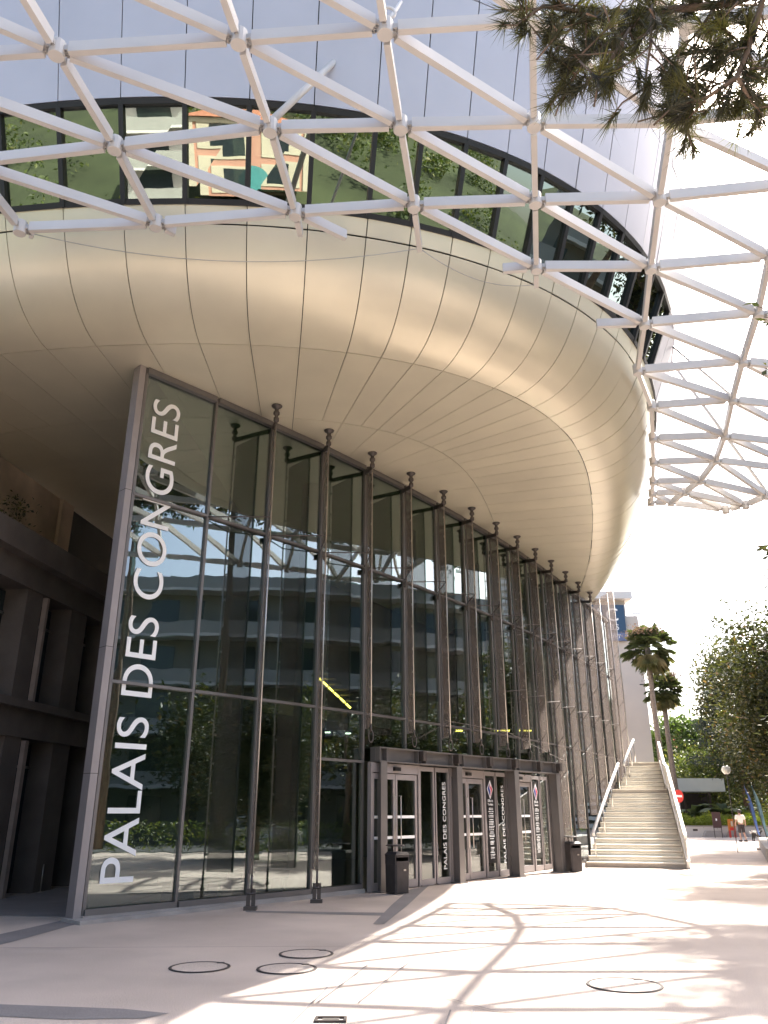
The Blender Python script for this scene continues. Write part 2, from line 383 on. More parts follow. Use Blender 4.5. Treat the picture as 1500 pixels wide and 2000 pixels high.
def panel(s0, s1, prof, name, m, gap=.0075, nseg=4, depth=.03):
    """one cladding panel between two joints, following the profile, with folded edges"""
    p0, _ = AN(s0); p1, _ = AN(s1); L = max(.2, np.linalg.norm(p1 - p0)); g = gap / L * (s1 - s0)
    ss = np.linspace(s0 + g, s1 - g, nseg + 1)
    pr = list(prof); nz = len(pr)
    tl = rng.normal(0, .006, 2); tl *= 1.8 if (p0[0] > 4 and p0[1] > 16) else 1.0       # sheets never sit perfectly true
    pr = [(o + tl[0] * (j / (nz - 1) - .5), z) for j, (o, z) in enumerate(pr)]
    G = [[surf(s, o + tl[1] * (i / nseg - .5), z) for (o, z) in pr] for i, s in enumerate(ss)]
    mb = MB(); V = [p for row in G for p in row]
    F = [(i * nz + j, (i + 1) * nz + j, (i + 1) * nz + j + 1, i * nz + j + 1) for i in range(nseg) for j in range(nz - 1)]
    mb.add(V, F, True)
    def inw(s, k):                                   # fold direction = into the building
        a = pr[max(k - 1, 0)]; b = pr[min(k + 1, nz - 1)]; d = np.array((b[0] - a[0], b[1] - a[1])); d /= np.linalg.norm(d)
        no = (-d[1] * depth, d[0] * depth); return surf(s, pr[k][0] + no[0], pr[k][1] + no[1])
    for (si, flip) in ((0, 0), (nseg, 1)):
        e = [G[si][k] for k in range(nz)]; f_ = [inw(ss[si], k) for k in range(nz)]
        mb.add(e + f_, [((k, k + 1, nz + k + 1, nz + k) if flip else (k + 1, k, nz + k, nz + k + 1)) for k in range(nz - 1)])
    for (k, flip) in ((0, 1), (nz - 1, 0)):
        e = [G[i][k] for i in range(nseg + 1)]; f_ = [inw(ss[i], k) for i in range(nseg + 1)]; n_ = nseg + 1
        mb.add(e + f_, [((i, i + 1, n_ + i + 1, n_ + i) if flip else (i + 1, i, n_ + i, n_ + i + 1)) for i in range(nseg)])
    return mb.build(name, m, hall)

for a, b in zip(ST[:-1], ST[1:]):
    panel(a, b, LOWER, 'hull_panel', M['hull'])
    panel(a, b, STRIP, 'hull_panel', M['hull'])
    panel(a, b, UP1, 'upper_panel', M['hull_top'], nseg=3)
    panel(a, b, UP2, 'upper_panel', M['hull_top'], nseg=3)
    pm, _ = AN((a + b) / 2)
    if pm[0] > 4.2 and pm[1] > 17.7:               # beyond the last window the band is closed with pale sheets
        panel(a, b, [(RB + .01, ZB + .03), (RB + .4 * .8, ZB + .8), (OT, ZT - .01), (OT + .03, ZT + .04)], 'upper_panel', M['hull_top'])
        if pm[1] < 20.5: MB().bar(surf(a, RB + .02, ZB + .03), surf(b, RB + .02, ZB + .03), .07, .07).build('sill_rail', M['black'], hall)
        continue
    # band window: flat pane between black frames
    c0 = surf(a, RB + .0, ZB + .05); c1 = surf(b, RB + .0, ZB + .05); c2 = surf(b, OT, ZT - .0); c3 = surf(a, OT, ZT - .0)
    wob = rng.normal(0, .0025, 4); nn = np.cross(c1 - c0, c3 - c0); nn /= np.linalg.norm(nn)
    q = [p + nn * (d_ - .03) for p, d_ in zip((c0, c1, c2, c3), wob)]
    mb = MB(); mb.add(q + [p - nn * .02 for p in q], [(0, 1, 2, 3), (7, 6, 5, 4), (0, 4, 5, 1), (1, 5, 6, 2), (2, 6, 7, 3), (3, 7, 4, 0)])
    pane = mb.build('band_window', M['bandglass'], hall)
    MB().bar(c0, c1, .10, .09, nn).build('sill_rail', M['black'], pane)
    MB().bar(c3, c2, .10, .09, nn).build('head_rail', M['black'], pane)
for a in ST:
    if AN(a)[0][0] > 4.2 and AN(a)[0][1] > 18.2: continue
    MB().bar(surf(a, RB - .01, ZB), surf(a, OT - .01, ZT), .085, .10, np.r_[AN(a)[1], -.4]).build('band_mullion', M['black'], hall)
# dark carrier behind the joints, closed round the back of the building
BACK = [(-.06, ZS + .07)] + [(o - .05 * (1 - i / 12) - .035, z + .05 * (1 - i / 12)) for i, (o, z) in enumerate(LOWER)] + [(RB - .30, ZB), (RB - .5, ZB + .3), (RB - .3, ZT - .2), (OT, ZT + .05), (OT + .05, ZT + .2), (OT + .05 + .26 * 2.7, 15.9), (OT + 1.35, 19.5)]
mb = MB(); idx = list(range(0, NL, 8)); nz = len(BACK)
mb.add([surf(i, o, z, .09 if o > RB else 0) for i in idx for (o, z) in BACK], [(k * nz + j, ((k + 1) % len(idx)) * nz + j, ((k + 1) % len(idx)) * nz + j + 1, k * nz + j + 1) for k in range(len(idx)) for j in range(nz - 1)], False)
mb.add([surf(i, OT + 1.3, 19.5) for i in idx], [list(range(len(idx)))])
mb.build('hull_carrier', M['joint'], hall)
# cladding round the rear as plain sheets
rear = np.linspace(ST[-1], ST[0] + NL, 60); prof = LOWER[::2] + STRIP + UP1 + UP2; nz = len(prof)
mb = MB(); mb.add([surf(s, o, z) for s in rear for (o, z) in prof], [(k * nz + j, (k + 1) * nz + j, (k + 1) * nz + j + 1, k * nz + j + 1) for k in range(59) for j in range(nz - 1)], True)
mb.build('rear_cladding', M['hull'], hall)
# soffit: ring of panels A-B (every joint) and B-C (every second joint), then the core
def soffit(s0, s1, o0, o1, nseg=4, gap=.0075):
    p0, _ = AN(s0); p1, _ = AN(s1); L = max(.2, np.linalg.norm(p1 - p0)); g = gap / L * (s1 - s0)
    ss = np.linspace(s0 + g, s1 - g, nseg + 1)
    P = [surf(s, o0, ZS) for s in ss] + [surf(s, o1, ZS) for s in ss[::-1]]
    n = len(P); mb = MB(); mb.add(P, [list(range(n))[::-1]])
    mb.add(P + [p + np.array((0, 0, .03)) for p in P], [(i, (i + 1) % n, n + (i + 1) % n, n + i) for i in range(n)])
    return mb.build('soffit_panel', M['hull'], hall)
for a, b in zip(ST[:-1], ST[1:]): soffit(a, b, -.018, -2.94)
for k in range(0, len(ST) - 2, 2): soffit(ST[k], ST[k + 2], -2.952, -4.9, 6)
mb = MB()
idx = list(range(0, NL, 8))
mb.add([surf(i, -4.5, ZS + .04) for i in idx], [list(range(len(idx)))[::-1]])
mb.build('soffit_core', M['hull'], hall)
mb = MB(); ring_ = [surf(i, -.02, ZS + .05) for i in idx]; ring2 = [surf(i, -4.6, ZS + .05) for i in idx]; n = len(idx)
mb.add(ring_ + ring2, [((k + 1) % n, k, n + k, n + (k + 1) % n) for k in range(n)]); mb.build('soffit_carrier', M['joint'], hall)

# ================================================================ GLASS FACADE
MU = [(-4.76, 13.91), (-3.59, 15.16), (-2.55, 16.33), (-1.49, 17.53), (-.5, 18.77), (.49, 20.03), (1.43, 21.29), (2.34, 22.58), (3.22, 23.86), (4.06, 25.14), (4.87, 26.45), (5.67, 27.79), (6.47, 29.18), (7.27, 30.62), (8.08, 32.12), (8.85, 33.6), (9.6, 35.0), (10.25, 36.3)]
MU = [np.array(p) for p in MU]; NM = len(MU)
FD = np.array((.25, -.968))                         # direction of the fins
ZTOP, Z1, Z2 = 9.8, 3.72, 7.2
def p3(p, z): return np.array((p[0], p[1], z))
def pane(P, Q, z0, z1, name='glass_pane', m=None, inset=.03, wob=.003, parent=None):
    d = Q - P; L = np.linalg.norm(d); d = d / L; n = np.array((d[1], -d[0]))
    a = P + d * inset; b = Q - d * inset
    ws = rng.normal(0, wob, 4)
    c = [p3(a, z0), p3(b, z0), p3(b, z1), p3(a, z1)]
    c = [q + np.r_[n, 0] * w_ for q, w_ in zip(c, ws)]
    mb = MB(); nn = np.r_[n, 0] * .012
    mb.add(c + [q - nn for q in c], [(0, 1, 2, 3), (7, 6, 5, 4), (0, 4, 5, 1), (1, 5, 6, 2), (2, 6, 7, 3), (3, 7, 4, 0)])
    return mb.build(name, m or M['glass'], parent or hall)
for i in range(NM - 1):
    P, Q = MU[i], MU[i + 1]; d = (Q - P) / np.linalg.norm(Q - P); n = np.array((d[1], -d[0]))
    zs = [.16, Z1, Z2, ZTOP]
    if 4 <= i < 10: zs = [2.66, Z1, Z2, ZTOP]
    if i == 3: zs = [.16, 2.66, Z1, Z2, ZTOP]
    for z0, z1 in zip(zs[:-1], zs[1:]): pane(P, Q, z0 + .025, z1 - .025)
    for z in zs[(1 if 4 <= i < 10 or True else 0):-1]:
        MB().bar(p3(P + d * .033 + n * .01, z), p3(Q - d * .033 + n * .01, z), .11, .05).build('transom', M['frame'], hall)
    MB().bar(p3(P + n * .02 + d * .035, ZTOP + .03), p3(Q + n * .02 - d * .035, ZTOP + .03), .16, .12).build('head_beam', M['frame'], hall)
    if not 4 <= i < 10:
        MB().bar(p3(P + n * .03 + d * .037, .12), p3(Q + n * .03 - d * .037, .12), .12, .10).build('bottom_rail', M['frame'], hall)
        MB().bar(p3(P + n * .0, .03), p3(Q + n * .0, .03), .26, .10).build('plinth', M['kerb'], hall)
for i, p in enumerate(MU):
    if i == 0: continue
    z0 = 2.70 if 4 < i < 10 else .05
    d = (MU[min(i + 1, NM - 1)] - MU[i - 1]); d /= np.linalg.norm(d); n = np.array((d[1], -d[0]))
    MB().bar(p3(p - n * .02, z0), p3(p - n * .02, ZTOP + .07), .055, .14, np.r_[n, 0]).build('mullion', M['frame'], hall)
# corner post with its return
c0 = MU[0]; d = MU[1] - MU[0]; d /= np.linalg.norm(d); n = np.array((d[1], -d[0]))
mb = MB(); mb.box(p3(c0 - d * .07 - n * .07, 4.96), .065, .12, 4.96, (np.r_[d, 0], np.r_[n, 0], (0, 0, 1)))
post = mb.build('corner_post', M['post'], hall)
MB().box(p3(c0 + d * .035 + n * .0, 4.96), .028, .05, 4.93, (np.r_[d, 0], np.r_[n, 0], (0, 0, 1))).build('glazing_bead', M['frame'], post)
for z in (2.2, 4.3, 7.25): MB().box(p3(c0 - d * .07 - n * .07, z), .067, .122, .004, (np.r_[d, 0], np.r_[n, 0], (0, 0, 1))).build('post_joint', M['joint'], post)
pr = c0 + np.array((.0, .18))
MB().bar(p3(pr, 5.0), p3(pr + np.array((.9, 16)), 5.0), .12, 9.8).build('return_wall', M['inner'], hall)
# plinth slab under the corner (tapering kerb)
mb = MB(); mb.slab([c0 + n * .42 - d * .2, c0 + n * .30 + d * 1.6, c0 + n * .14 + d * 3.2, c0 - n * .1 + d * 3.2, c0 - n * .2 - d * .2], -.05, .055); mb.build('corner_kerb', M['kerb'], hall)

# fins
for i in range(2, NM):
    p = MU[i]; top = ZTOP if i < 15 else (10.0, 10.6, 11.25)[i - 15]
    outer = p + FD * .86
    zb = .55
    if 4 <= i <= 10: zb = 3.35
    if i > 10: zb = .25 + max(0, (i - 10) * .42)
    if i < 15: prof = [(.30, zb), (.80, zb), (.80, 9.36), (.30, 9.61)]
    else: prof = [(.30, zb), (.80, zb), (.80, top), (.30, top)]
    sx = np.array((FD[1], -FD[0]))
    mb = MB(); P = [p3(p + FD * o - sx * .012, z) for o, z in prof]; Qq = [q + np.r_[sx, 0] * .024 for q in P]
    mb.add(P + Qq, [(0, 1, 2, 3), (7, 6, 5, 4), (0, 4, 5, 1), (1, 5, 6, 2), (2, 6, 7, 3), (3, 7, 4, 0)])
    fin = mb.build('screen_fin', M['fin'], hall)
    MB().bar(p3(p + FD * .30, zb), p3(p + FD * .30, min(9.60, top)), .03, .05, np.r_[sx, 0]).build('fin_edge', M['frame'], fin)
    ztop_c = 9.5 if i < 15 else top
    MB().tube([p3(outer, (.30 if i < 4 else zb)), p3(outer, ztop_c)], .016, 6).build('tension_rod', M['steel'], fin)
    mb = MB()
    for z in np.arange(zb + .3, ztop_c - .1, .55): mb.box(p3(p + FD * .83, z), .035, .012, .02, (np.r_[FD, 0], np.r_[sx, 0], (0, 0, 1)))
    mb.build('rod_clip', M['steel'], fin)['kind'] = 'stuff'
    if i < 15:
        MB().bar(p3(p + FD * .05, 9.70), p3(outer, 9.52), .05, .10, np.r_[sx, 0] if False else (0, 0, 1)).build('top_arm', M['dsteel'], fin)
        MB().lathe(p3(outer, 9.50), [(.035, 0), (.06, .03), (.06, .10), (.04, .12), (.04, .16), (.07, .19), (.07, .24), (.045, .27), (.045, .32), (.11, .37), (.12, .395)], 14).build('top_connector', M['dsteel'], fin)
    if i < 4:
        mb = MB(); mb.box(p3(outer, .03), .11, .09, .03); mb.bar(p3(outer - sx * .045, .04), p3(outer - sx * .045, .34), .02, .07); mb.bar(p3(outer + sx * .045, .04), p3(outer + sx * .045, .34), .02, .07)
        mb.tube([p3(outer - sx * .07, .26), p3(outer + sx * .07, .26)], .025, 8); mb.tube([p3(outer, .24), p3(outer, .56)], .022, 8); mb.build('foot_shackle', M['dsteel'], fin)
    elif i <= 10:
        mb = MB(); th = np.linspace(0, 2 * math.pi, 13)
        mb.tube([p3(outer + sx * .05 * math.cos(t), 3.14 + .13 * math.sin(t)) for t in th], .014, 6, False); mb.tube([p3(outer, 3.25), p3(outer, 3.4)], .02, 8); mb.build('link_ring', M['dsteel'], fin)
    if i > 8:
        mb = MB()
        for k in range(26):
            z = rng.uniform(max(zb, 1.2), 9.4); o = rng.uniform(.12, .8)
            mb.box(p3(p + FD * o - sx * .02, z), .011, .011, .011)
        o = mb.build('led_stud', M['white'], fin); o['kind'] = 'stuff'
    # bracing rods at the transom levels
    if i + 1 < NM:
        for z in (Z2, Z1 + 1.2 if i > 8 else Z2 - .02):
            if z == Z2 - .02: continue
            MB().tube([p3(outer, z + .12), p3(MU[i - 1] + n * .06, z - .02)], .013, 6).build('brace_rod', M['dsteel'], fin)
        MB().tube([p3(outer, Z2 + .12), p3(p + FD * .06, Z2)], .013, 6).build('brace_rod', M['dsteel'], fin)
        MB().box(p3(p + n * .09, Z2 - .11), .06, .06, .05).build('brace_block', M['dsteel'], fin)
    if i >= 9:
        for z in np.arange(2.6, 9.3, 1.1): MB().tube([p3(outer, z + .25), p3(p + FD * .1, z - .1)], .009, 5).build('brace_rod', M['dsteel'], fin)

# lettering on the first pane, reading upwards
d = MU[1] - MU[0]; Lp = np.linalg.norm(d); d /= Lp; n = np.array((d[1], -d[0]))
o0 = p3(MU[0] + d * (.505 * Lp) + n * .014, .52)
put_text('PALAIS DES CONGRES', o0, (0, 0, 1), np.r_[-d, 0], 8.82, .60, M['white'], 'sign_letter', hall)

# ---------------------------------------------------------------- portal and doors
PC = [np.array(p) for p in ((-.12, 18.86), (1.78, 21.2), (3.52, 23.15), (5.02, 24.95))]
for k, p in enumerate(PC):
    a = PC[min(k + 1, 3)] - PC[max(k - 1, 0)]; a /= np.linalg.norm(a); b = np.array((a[1], -a[0]))
    mb = MB()
    mb.box(p3(p + b * .0, 1.33), .012, .15, 1.33, (np.r_[a, 0], np.r_[b, 0], (0, 0, 1)))
    for s_ in (-1, 1): mb.box(p3(p + b * .15 * s_, 1.33), .11, .012, 1.33, (np.r_[a, 0], np.r_[b, 0], (0, 0, 1)))
    mb.box(p3(p, .012), .15, .2, .012, (np.r_[a, 0], np.r_[b, 0], (0, 0, 1)))
    mb.build('portal_column', M['frame'], hall)
for k in range(3):
    P, Q = PC[k], PC[k + 1]; a = (Q - P) / np.linalg.norm(Q - P); b = np.array((a[1], -a[0]))
    if k == 0: P = P - a * .14
    if k == 2: Q = Q + a * .14
    P = P + a * (.003 if k else 0)
    mb = MB(); L = np.linalg.norm(Q - P); c = (P + Q) / 2; ax = (np.r_[a, 0], np.r_[b, 0], (0, 0, 1))
    mb.box(p3(c, 2.83), L / 2, .012, .15, ax); mb.box(p3(c, 2.97), L / 2, .15, .012, ax); mb.box(p3(c, 2.675), L / 2, .15, .012, ax)
    for f in (.0, .08, .46, .56, .92, 1.0): mb.box(p3(P + a * (L * f * .99 + .02), 2.82), .010, .14, .135, ax)
    beam = mb.build('portal_beam', M['frame'], hall)
    for f in (.5, .97): MB().box(p3(P + a * L * f + b * .16, 2.85), .07, .09, .11, ax).build('beam_bracket', M['dsteel'], beam)
mb = MB(); mb.tube([p3(PC[0] + (.55, .8), 3.05), p3(MU[6] + FD * .86, 3.72), p3(MU[8] + FD * .86, 3.7), p3(MU[11] + FD * .9, 3.1)], .007, 6); mb.build('portal_cable', M['dsteel'], hall)

def door_bay(i, kind):
    P, Q = MU[i], MU[i + 2]; dd = (Q - P) / np.linalg.norm(Q - P); fo = np.array((dd[1], -dd[0])) * .22; P = P + fo; Q = Q + fo; Mi = P + (Q - P) * .58
    d = (Mi - P) / np.linalg.norm(Mi - P); n = np.array((d[1], -d[0])); L = np.linalg.norm(Mi - P)
    ax = (np.r_[d, 0], np.r_[n, 0], (0, 0, 1))
    # two leaves
    for k in (0, 1):
        a = P + d * (.06 + k * (L - .12) / 2 + .01); b = P + d * (.06 + (k + 1) * (L - .12) / 2 - .01); c = (a + b) / 2; W = np.linalg.norm(b - a) / 2
        mb = MB()
        for q in (a + d * .035, b - d * .035): mb.box(p3(q, 1.22), .035, .03, 1.2, ax)
        mb.box(p3(c, 2.36), W - .071, .03, .06, ax); mb.box(p3(c, .10), W - .071, .03, .08, ax)
        leaf = mb.build('entrance_door', M['post'], hall)
        pane(a, b, .18, 2.30, 'door_pane', M['doorglass'], .07, .001, leaf)
        for z in (1.50, 1.07): MB().box(p3(c + n * .012, z), W - .08, .003, .03, ax).build('warning_stripe', M['white'], leaf)
        hx = b - d * .11 if k == 0 else a + d * .11
        MB().tube([p3(hx + n * .045, .75), p3(hx + n * .10, .75), p3(hx + n * .10, 1.95), p3(hx + n * .045, 1.95)], .012, 8).build('pull_handle', M['steel'], leaf)
        if k == 0 and kind < 2:
            pc = c + n * .016 - d * .02; w_ = .15
            po = MB().box(p3(pc, 1.285), w_, .003, .135, ax).build('notice', M['posterteal'] if kind == 0 else M['white'], leaf)
            th = np.linspace(0, 2 * math.pi, 20, endpoint=False)
            oval = lambda rx, rz, lift: [p3(pc + n * lift + d * rx * math.cos(t), 1.30 + rz * math.sin(t) * (1.25 if math.sin(t) > 0 else 1)) for t in th]
            mb = MB(); mb.add(oval(.065, .075, .0045), [list(range(20))]); 
            o_ = mb.build('notice_mark', M['signb'] if kind else M['teal'], leaf)
            mb = MB(); mb.add([q - np.array((0, 0, .02)) for q in oval(.03, .035, .006)], [list(range(20))]); mb.build('notice_mark', M['white'], leaf)
    MB().box(p3((P + Mi) / 2, 2.54), L / 2 - .04, .05, .10, ax).build('door_header', M['post'], hall)
    MB().box(p3((P + Mi) / 2 + n * .08, 2.53), .11, .04, .04, ax).build('door_sensor', M['black'], hall)
    for q in (P + d * .03, Mi): MB().box(p3(q, 1.33), .028, .05, 1.32, ax).build('door_jamb', M['post'], hall)
    # two sidelights
    d2 = (Q - Mi) / np.linalg.norm(Q - Mi); n2 = np.array((d2[1], -d2[0])); L2 = np.linalg.norm(Q - Mi); ax2 = (np.r_[d2, 0], np.r_[n2, 0], (0, 0, 1))
    for k in (0, 1):
        a = Mi + d2 * (.05 + k * L2 / 2); b = Mi + d2 * (L2 / 2 * (k + 1) - .01); c = (a + b) / 2; W = np.linalg.norm(b - a) / 2
        mb = MB()
        for q in (a + d2 * .02, b - d2 * .02): mb.box(p3(q, 1.33), .02, .035, 1.30, ax2)
        mb.box(p3(c, 2.58), W - .041, .035, .05, ax2); mb.box(p3(c, .08), W - .041, .035, .07, ax2)
        sl_ = mb.build('sidelight', M['post'], hall)
        pane(a, b, .15, 2.53, 'sidelight_pane', M['doorglass'], .04, .001, sl_)
        if (kind == 0 and k == 1) or (kind == 1 and k == 1):
            put_text('PALAIS DES CONGRES', p3(c + d2 * (W * .55) + n2 * .012, .32), (0, 0, 1), np.r_[-d2, 0], 1.98, .14, M['white'], 'door_lettering', sl_, False)
        if kind in (1, 2) and k == 0:
            MB().box(p3(c + n2 * .02, 1.42), W - .045, .004, 1.06, ax2).build('info_panel', M['panelblack'], sl_)
            cc = c + n2 * .027
            # diamond emblem, blue left and red right with a white stroke
            dm = lambda s_, zc, lift, part: [p3(c + n2 * (.027 + lift) + d2 * s_ * x, zc + s_ * 1.5 * z) for x, z in part]
            zc = 2.17
            mb = MB(); mb.add(dm(.165, zc, 0, [(0, -1), (1, .05), (.1, 1), (-1, .1)]), [(0, 1, 2, 3)]); mb.build('emblem', M['white'], sl_)
            mb = MB(); mb.add(dm(.145, zc, .003, [(-.05, -.85), (.12, -.1), (-.2, .25), (.05, .9), (-.9, .12)]), [(0, 1, 2, 3, 4)]); mb.build('emblem', M['logoblue'], sl_)
            mb = MB(); mb.add(dm(.145, zc, .003, [(.05, -.9), (.9, .05), (.5, .5), (.25, .2), (.2, .8), (-.05, .3), (.28, -.05)]), [(0, 1, 2, 3, 4, 5, 6)]); mb.build('emblem', M['logored'], sl_)
            put_text('Office de', p3(c - d2 * .15 + n2 * .024, 1.86), np.r_[d2, 0], (0, 0, 1), .30, .065, M['white'], 'panel_lettering', sl_, False)
            put_text('Tourisme', p3(c - d2 * .15 + n2 * .024, 1.77), np.r_[d2, 0], (0, 0, 1), .30, .065, M['white'], 'panel_lettering', sl_, False)
            mb = MB(); z = 1.70
            while z > .46:
                hw = rng.uniform(.07, .15)
                if rng.random() > .12:
                    x = -hw
                    while x < hw:
                        l_ = rng.uniform(.015, .05); mb.box(p3(c + n2 * .026 + d2 * (x + l_ / 2), z), l_ / 2, .0015, .009, ax2); x += l_ + .012
                z -= rng.choice([.034, .034, .05])
            o_ = mb.build('small_print', M['white'], sl_); o_['kind'] = 'stuff'
door_bay(4, 0); door_bay(6, 1); door_bay(8, 2)

# ---------------------------------------------------------------- lobby inside
def off_line(i0, i1, o):                          # facade line shifted inside by o
    out = []
    for i in range(i0, i1 + 1):
        d = MU[min(i + 1, NM - 1)] - MU[max(i - 1, 0)]; d /= np.linalg.norm(d); n = np.array((d[1], -d[0])); out.append(MU[i] - n * o)
    return out
fl = off_line(0, NM - 1, .14); bk = off_line(0, NM - 1, 8.0)
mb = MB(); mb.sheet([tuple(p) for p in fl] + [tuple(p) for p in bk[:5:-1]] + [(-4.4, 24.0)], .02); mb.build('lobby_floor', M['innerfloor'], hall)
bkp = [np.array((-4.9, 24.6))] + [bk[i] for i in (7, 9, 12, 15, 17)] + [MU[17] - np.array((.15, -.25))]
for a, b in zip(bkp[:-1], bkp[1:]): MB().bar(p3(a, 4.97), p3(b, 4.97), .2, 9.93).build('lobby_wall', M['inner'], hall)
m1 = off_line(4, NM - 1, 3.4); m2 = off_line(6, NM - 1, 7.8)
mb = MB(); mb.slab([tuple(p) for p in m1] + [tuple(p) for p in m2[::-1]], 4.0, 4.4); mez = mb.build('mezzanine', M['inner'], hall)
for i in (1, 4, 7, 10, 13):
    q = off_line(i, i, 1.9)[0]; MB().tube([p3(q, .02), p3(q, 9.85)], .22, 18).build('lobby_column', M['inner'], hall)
q0 = np.array((-1.95, 21.6, 5.15)); q1 = np.array((-.85, 21.6, 4.15))
for k in range(7):
    a = q0 + (q1 - q0) * (k / 7); b = q0 + (q1 - q0) * ((k + .8) / 7)
    lamp_ = MB().bar(a, b, .05, .05).build('stair_light', M['lamp'], hall)
    MB().bar(a + (0, .03, .09), a + (.34, .03, .09), .3, .035).build('stair_tread', M['inner'], hall)
for px, wd in ((897, 12), (930, 25), (982, 26), (1012, 8), (1030, 14)):
    c = aty(px, 1427, 27.5); MB().bar(c - (wd * .009, 0, 0), c + (wd * .009, 0, 0), .06, .04).build('ceiling_light', M['lamp'], hall)
for px in (590, 640, 680):
    c = aty(px, 1428 + (px - 590) * .05, 22); MB().bar(c - (.07, 0, 0), c + (.07, 0, 0), .06, .03).build('ceiling_light', emit('cool_lamp', (.9, .9, .8), 2.5), hall)
# benches standing in the lobby just behind the glass
def bench(loc, rz, label):
    t = thing('lobby_bench', (0, 0, 0), label, 'bench', 'benches behind the lobby glass')
    MB().box((0, 0, .42), .62, .2, .07).build('seat', M['binm'], t)
    for s_ in (-1, 1): MB().box((s_ * .5, 0, .185), .04, .16, .165).build('leg', M['steel'], t)
    t.location = loc; t.rotation_euler = (0, 0, rz); return t
for k, lb in ((1, 'dark lobby bench behind the second glass bay, right of the big lettering'), (2, 'dark lobby bench behind the third glass bay, nearer the doors')):
    c = (MU[k] + MU[k + 1]) / 2; d = MU[k + 1] - MU[k]; a = math.atan2(d[1], d[0]); n = np.array((d[1], -d[0])) / np.linalg.norm(d)
    bench((c[0] - n[0] * .6, c[1] - n[1] * .6, .02), a, lb)

# ================================================================ GROUND
mb = MB(); mb.sheet([(-400, -300), (500, -300), (500, 600), (-400, 600)], 0.0); ground = tag(mb.build('ground', M['ground']), None, None, None, 'structure')
def G(px, py): q = atz(px, py, 0); return (q[0], q[1])
def strip(px, name='paving_band', z=.004, m=None):
    o = MB().sheet([G(*p) for p in px], z).build(name, m or M['band']); o['kind'] = 'structure'; return o
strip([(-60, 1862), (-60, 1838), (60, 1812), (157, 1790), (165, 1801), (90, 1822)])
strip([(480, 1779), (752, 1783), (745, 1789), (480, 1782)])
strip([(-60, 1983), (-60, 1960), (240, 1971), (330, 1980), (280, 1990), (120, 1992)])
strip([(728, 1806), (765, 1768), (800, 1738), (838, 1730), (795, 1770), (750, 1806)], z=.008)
mb = MB()
def seam(a, b, w_=.008):
    p = np.array(G(*a)); q = np.array(G(*b)); d = q - p; d /= np.linalg.norm(d); s_ = np.array((-d[1], d[0])) * w_
    mb.sheet([p - s_, q - s_, q + s_, p + s_], .012)
for a, b in (((0, 1853), (740, 1850)), ((560, 2010), (640, 1930)), ((870, 2005), (880, 1975)), ((920, 2005), (925, 1975)), ((1130, 1990), (1500, 1992)), ((740, 1915), (960, 1975)), ((960, 1975), (1135, 1988)), ((700, 1960), (800, 1880)), ((620, 1960), (720, 1885))): seam(a, b)
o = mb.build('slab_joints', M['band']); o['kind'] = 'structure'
def manhole(px, py, r, label):
    c = atz(px, py, 0); t = thing('manhole_cover', (c[0], c[1], 0), label, 'manhole cover', 'round manhole covers in the paving')
    th = np.linspace(0, 2 * math.pi, 41)[:-1]; mb = MB(); n = 40
    rr = ((r, .006), (r - .004, .012), (r - .032, .012), (r - .035, .006))
    mb.add([(c[0] + a * math.cos(x), c[1] + a * math.sin(x), z) for a, z in rr for x in th], [(j * n + i, j * n + (i + 1) % n, (j + 1) * n + (i + 1) % n, (j + 1) * n + i) for j in range(3) for i in range(n)], False)
    mb.build('rim', M['iron'], t)
    mb = MB(); mb.add([(c[0] + (r - .03) * math.cos(x), c[1] + (r - .03) * math.sin(x), .008) for x in th], [list(range(n))]); mb.build('paved_infill', M['ground'], t)
    MB().box((c[0] + r * .55, c[1] + r * .72, .012), .04, .025, .003).build('lifting_key', M['iron'], t)
manhole(390, 1890, .335, 'round manhole cover lying wholly in the building shade, leftmost of all')
manhole(560, 1893, .33, 'round manhole cover cut by the shade edge, in front of another cover')
manhole(598, 1864, .33, 'round manhole cover on the shade edge nearest the glass lobby')
manhole(1220, 1925, .37, 'round manhole cover out in the full sun, on the right')
c = atz(646, 1993, 0); t = thing('drain_cover', (c[0], c[1], 0), 'small rectangular metal drain cover in the sunlit foreground paving', 'drain cover')
mb = MB(); [mb.box((c[0] + x, c[1] + y, .008), a, b, .008) for x, y, a, b in ((0, .07, .13, .015), (0, -.07, .13, .015), (.12, 0, .012, .055), (-.12, 0, .012, .055))]; mb.build('frame', M['iron'], t)
MB().box((c[0], c[1], .006), .07, .03, .006).build('plate', M['steel'], t)

# ================================================================ SIDE BUILDING (left, in the shade)
sd = np.array((.131, .991)); sn = np.array((.991, -.131))
sb0 = np.array((-7.55, 17.0))
side = thing('side_building', (sb0[0], sb0[1], 0), 'dark stone building with deep window bays left of the glass lobby', 'building')
def SB(a, o, z): q = sb0 + sd * a + sn * o; return np.array((q[0], q[1], z))
sax = (np.r_[sd, 0], np.r_[sn, 0], (0, 0, 1))
def sbox(a0, a1, o0_, o1, z0, z1, name, m, parent=None):
    return MB().box(SB((a0 + a1) / 2, (o0_ + o1) / 2, (z0 + z1) / 2), (a1 - a0) / 2, (o1 - o0_) / 2, (z1 - z0) / 2, sax).build(name, m, parent or side)
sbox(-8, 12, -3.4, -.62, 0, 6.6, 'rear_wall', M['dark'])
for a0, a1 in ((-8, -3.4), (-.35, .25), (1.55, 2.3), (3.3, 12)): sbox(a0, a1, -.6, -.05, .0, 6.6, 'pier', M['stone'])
for z0, z1, o in ((3.05, 3.75, .0), (6.1, 6.62, .02)): sbox(-8, 12, -.6, o, z0, z1, 'floor_band', M['stone'])
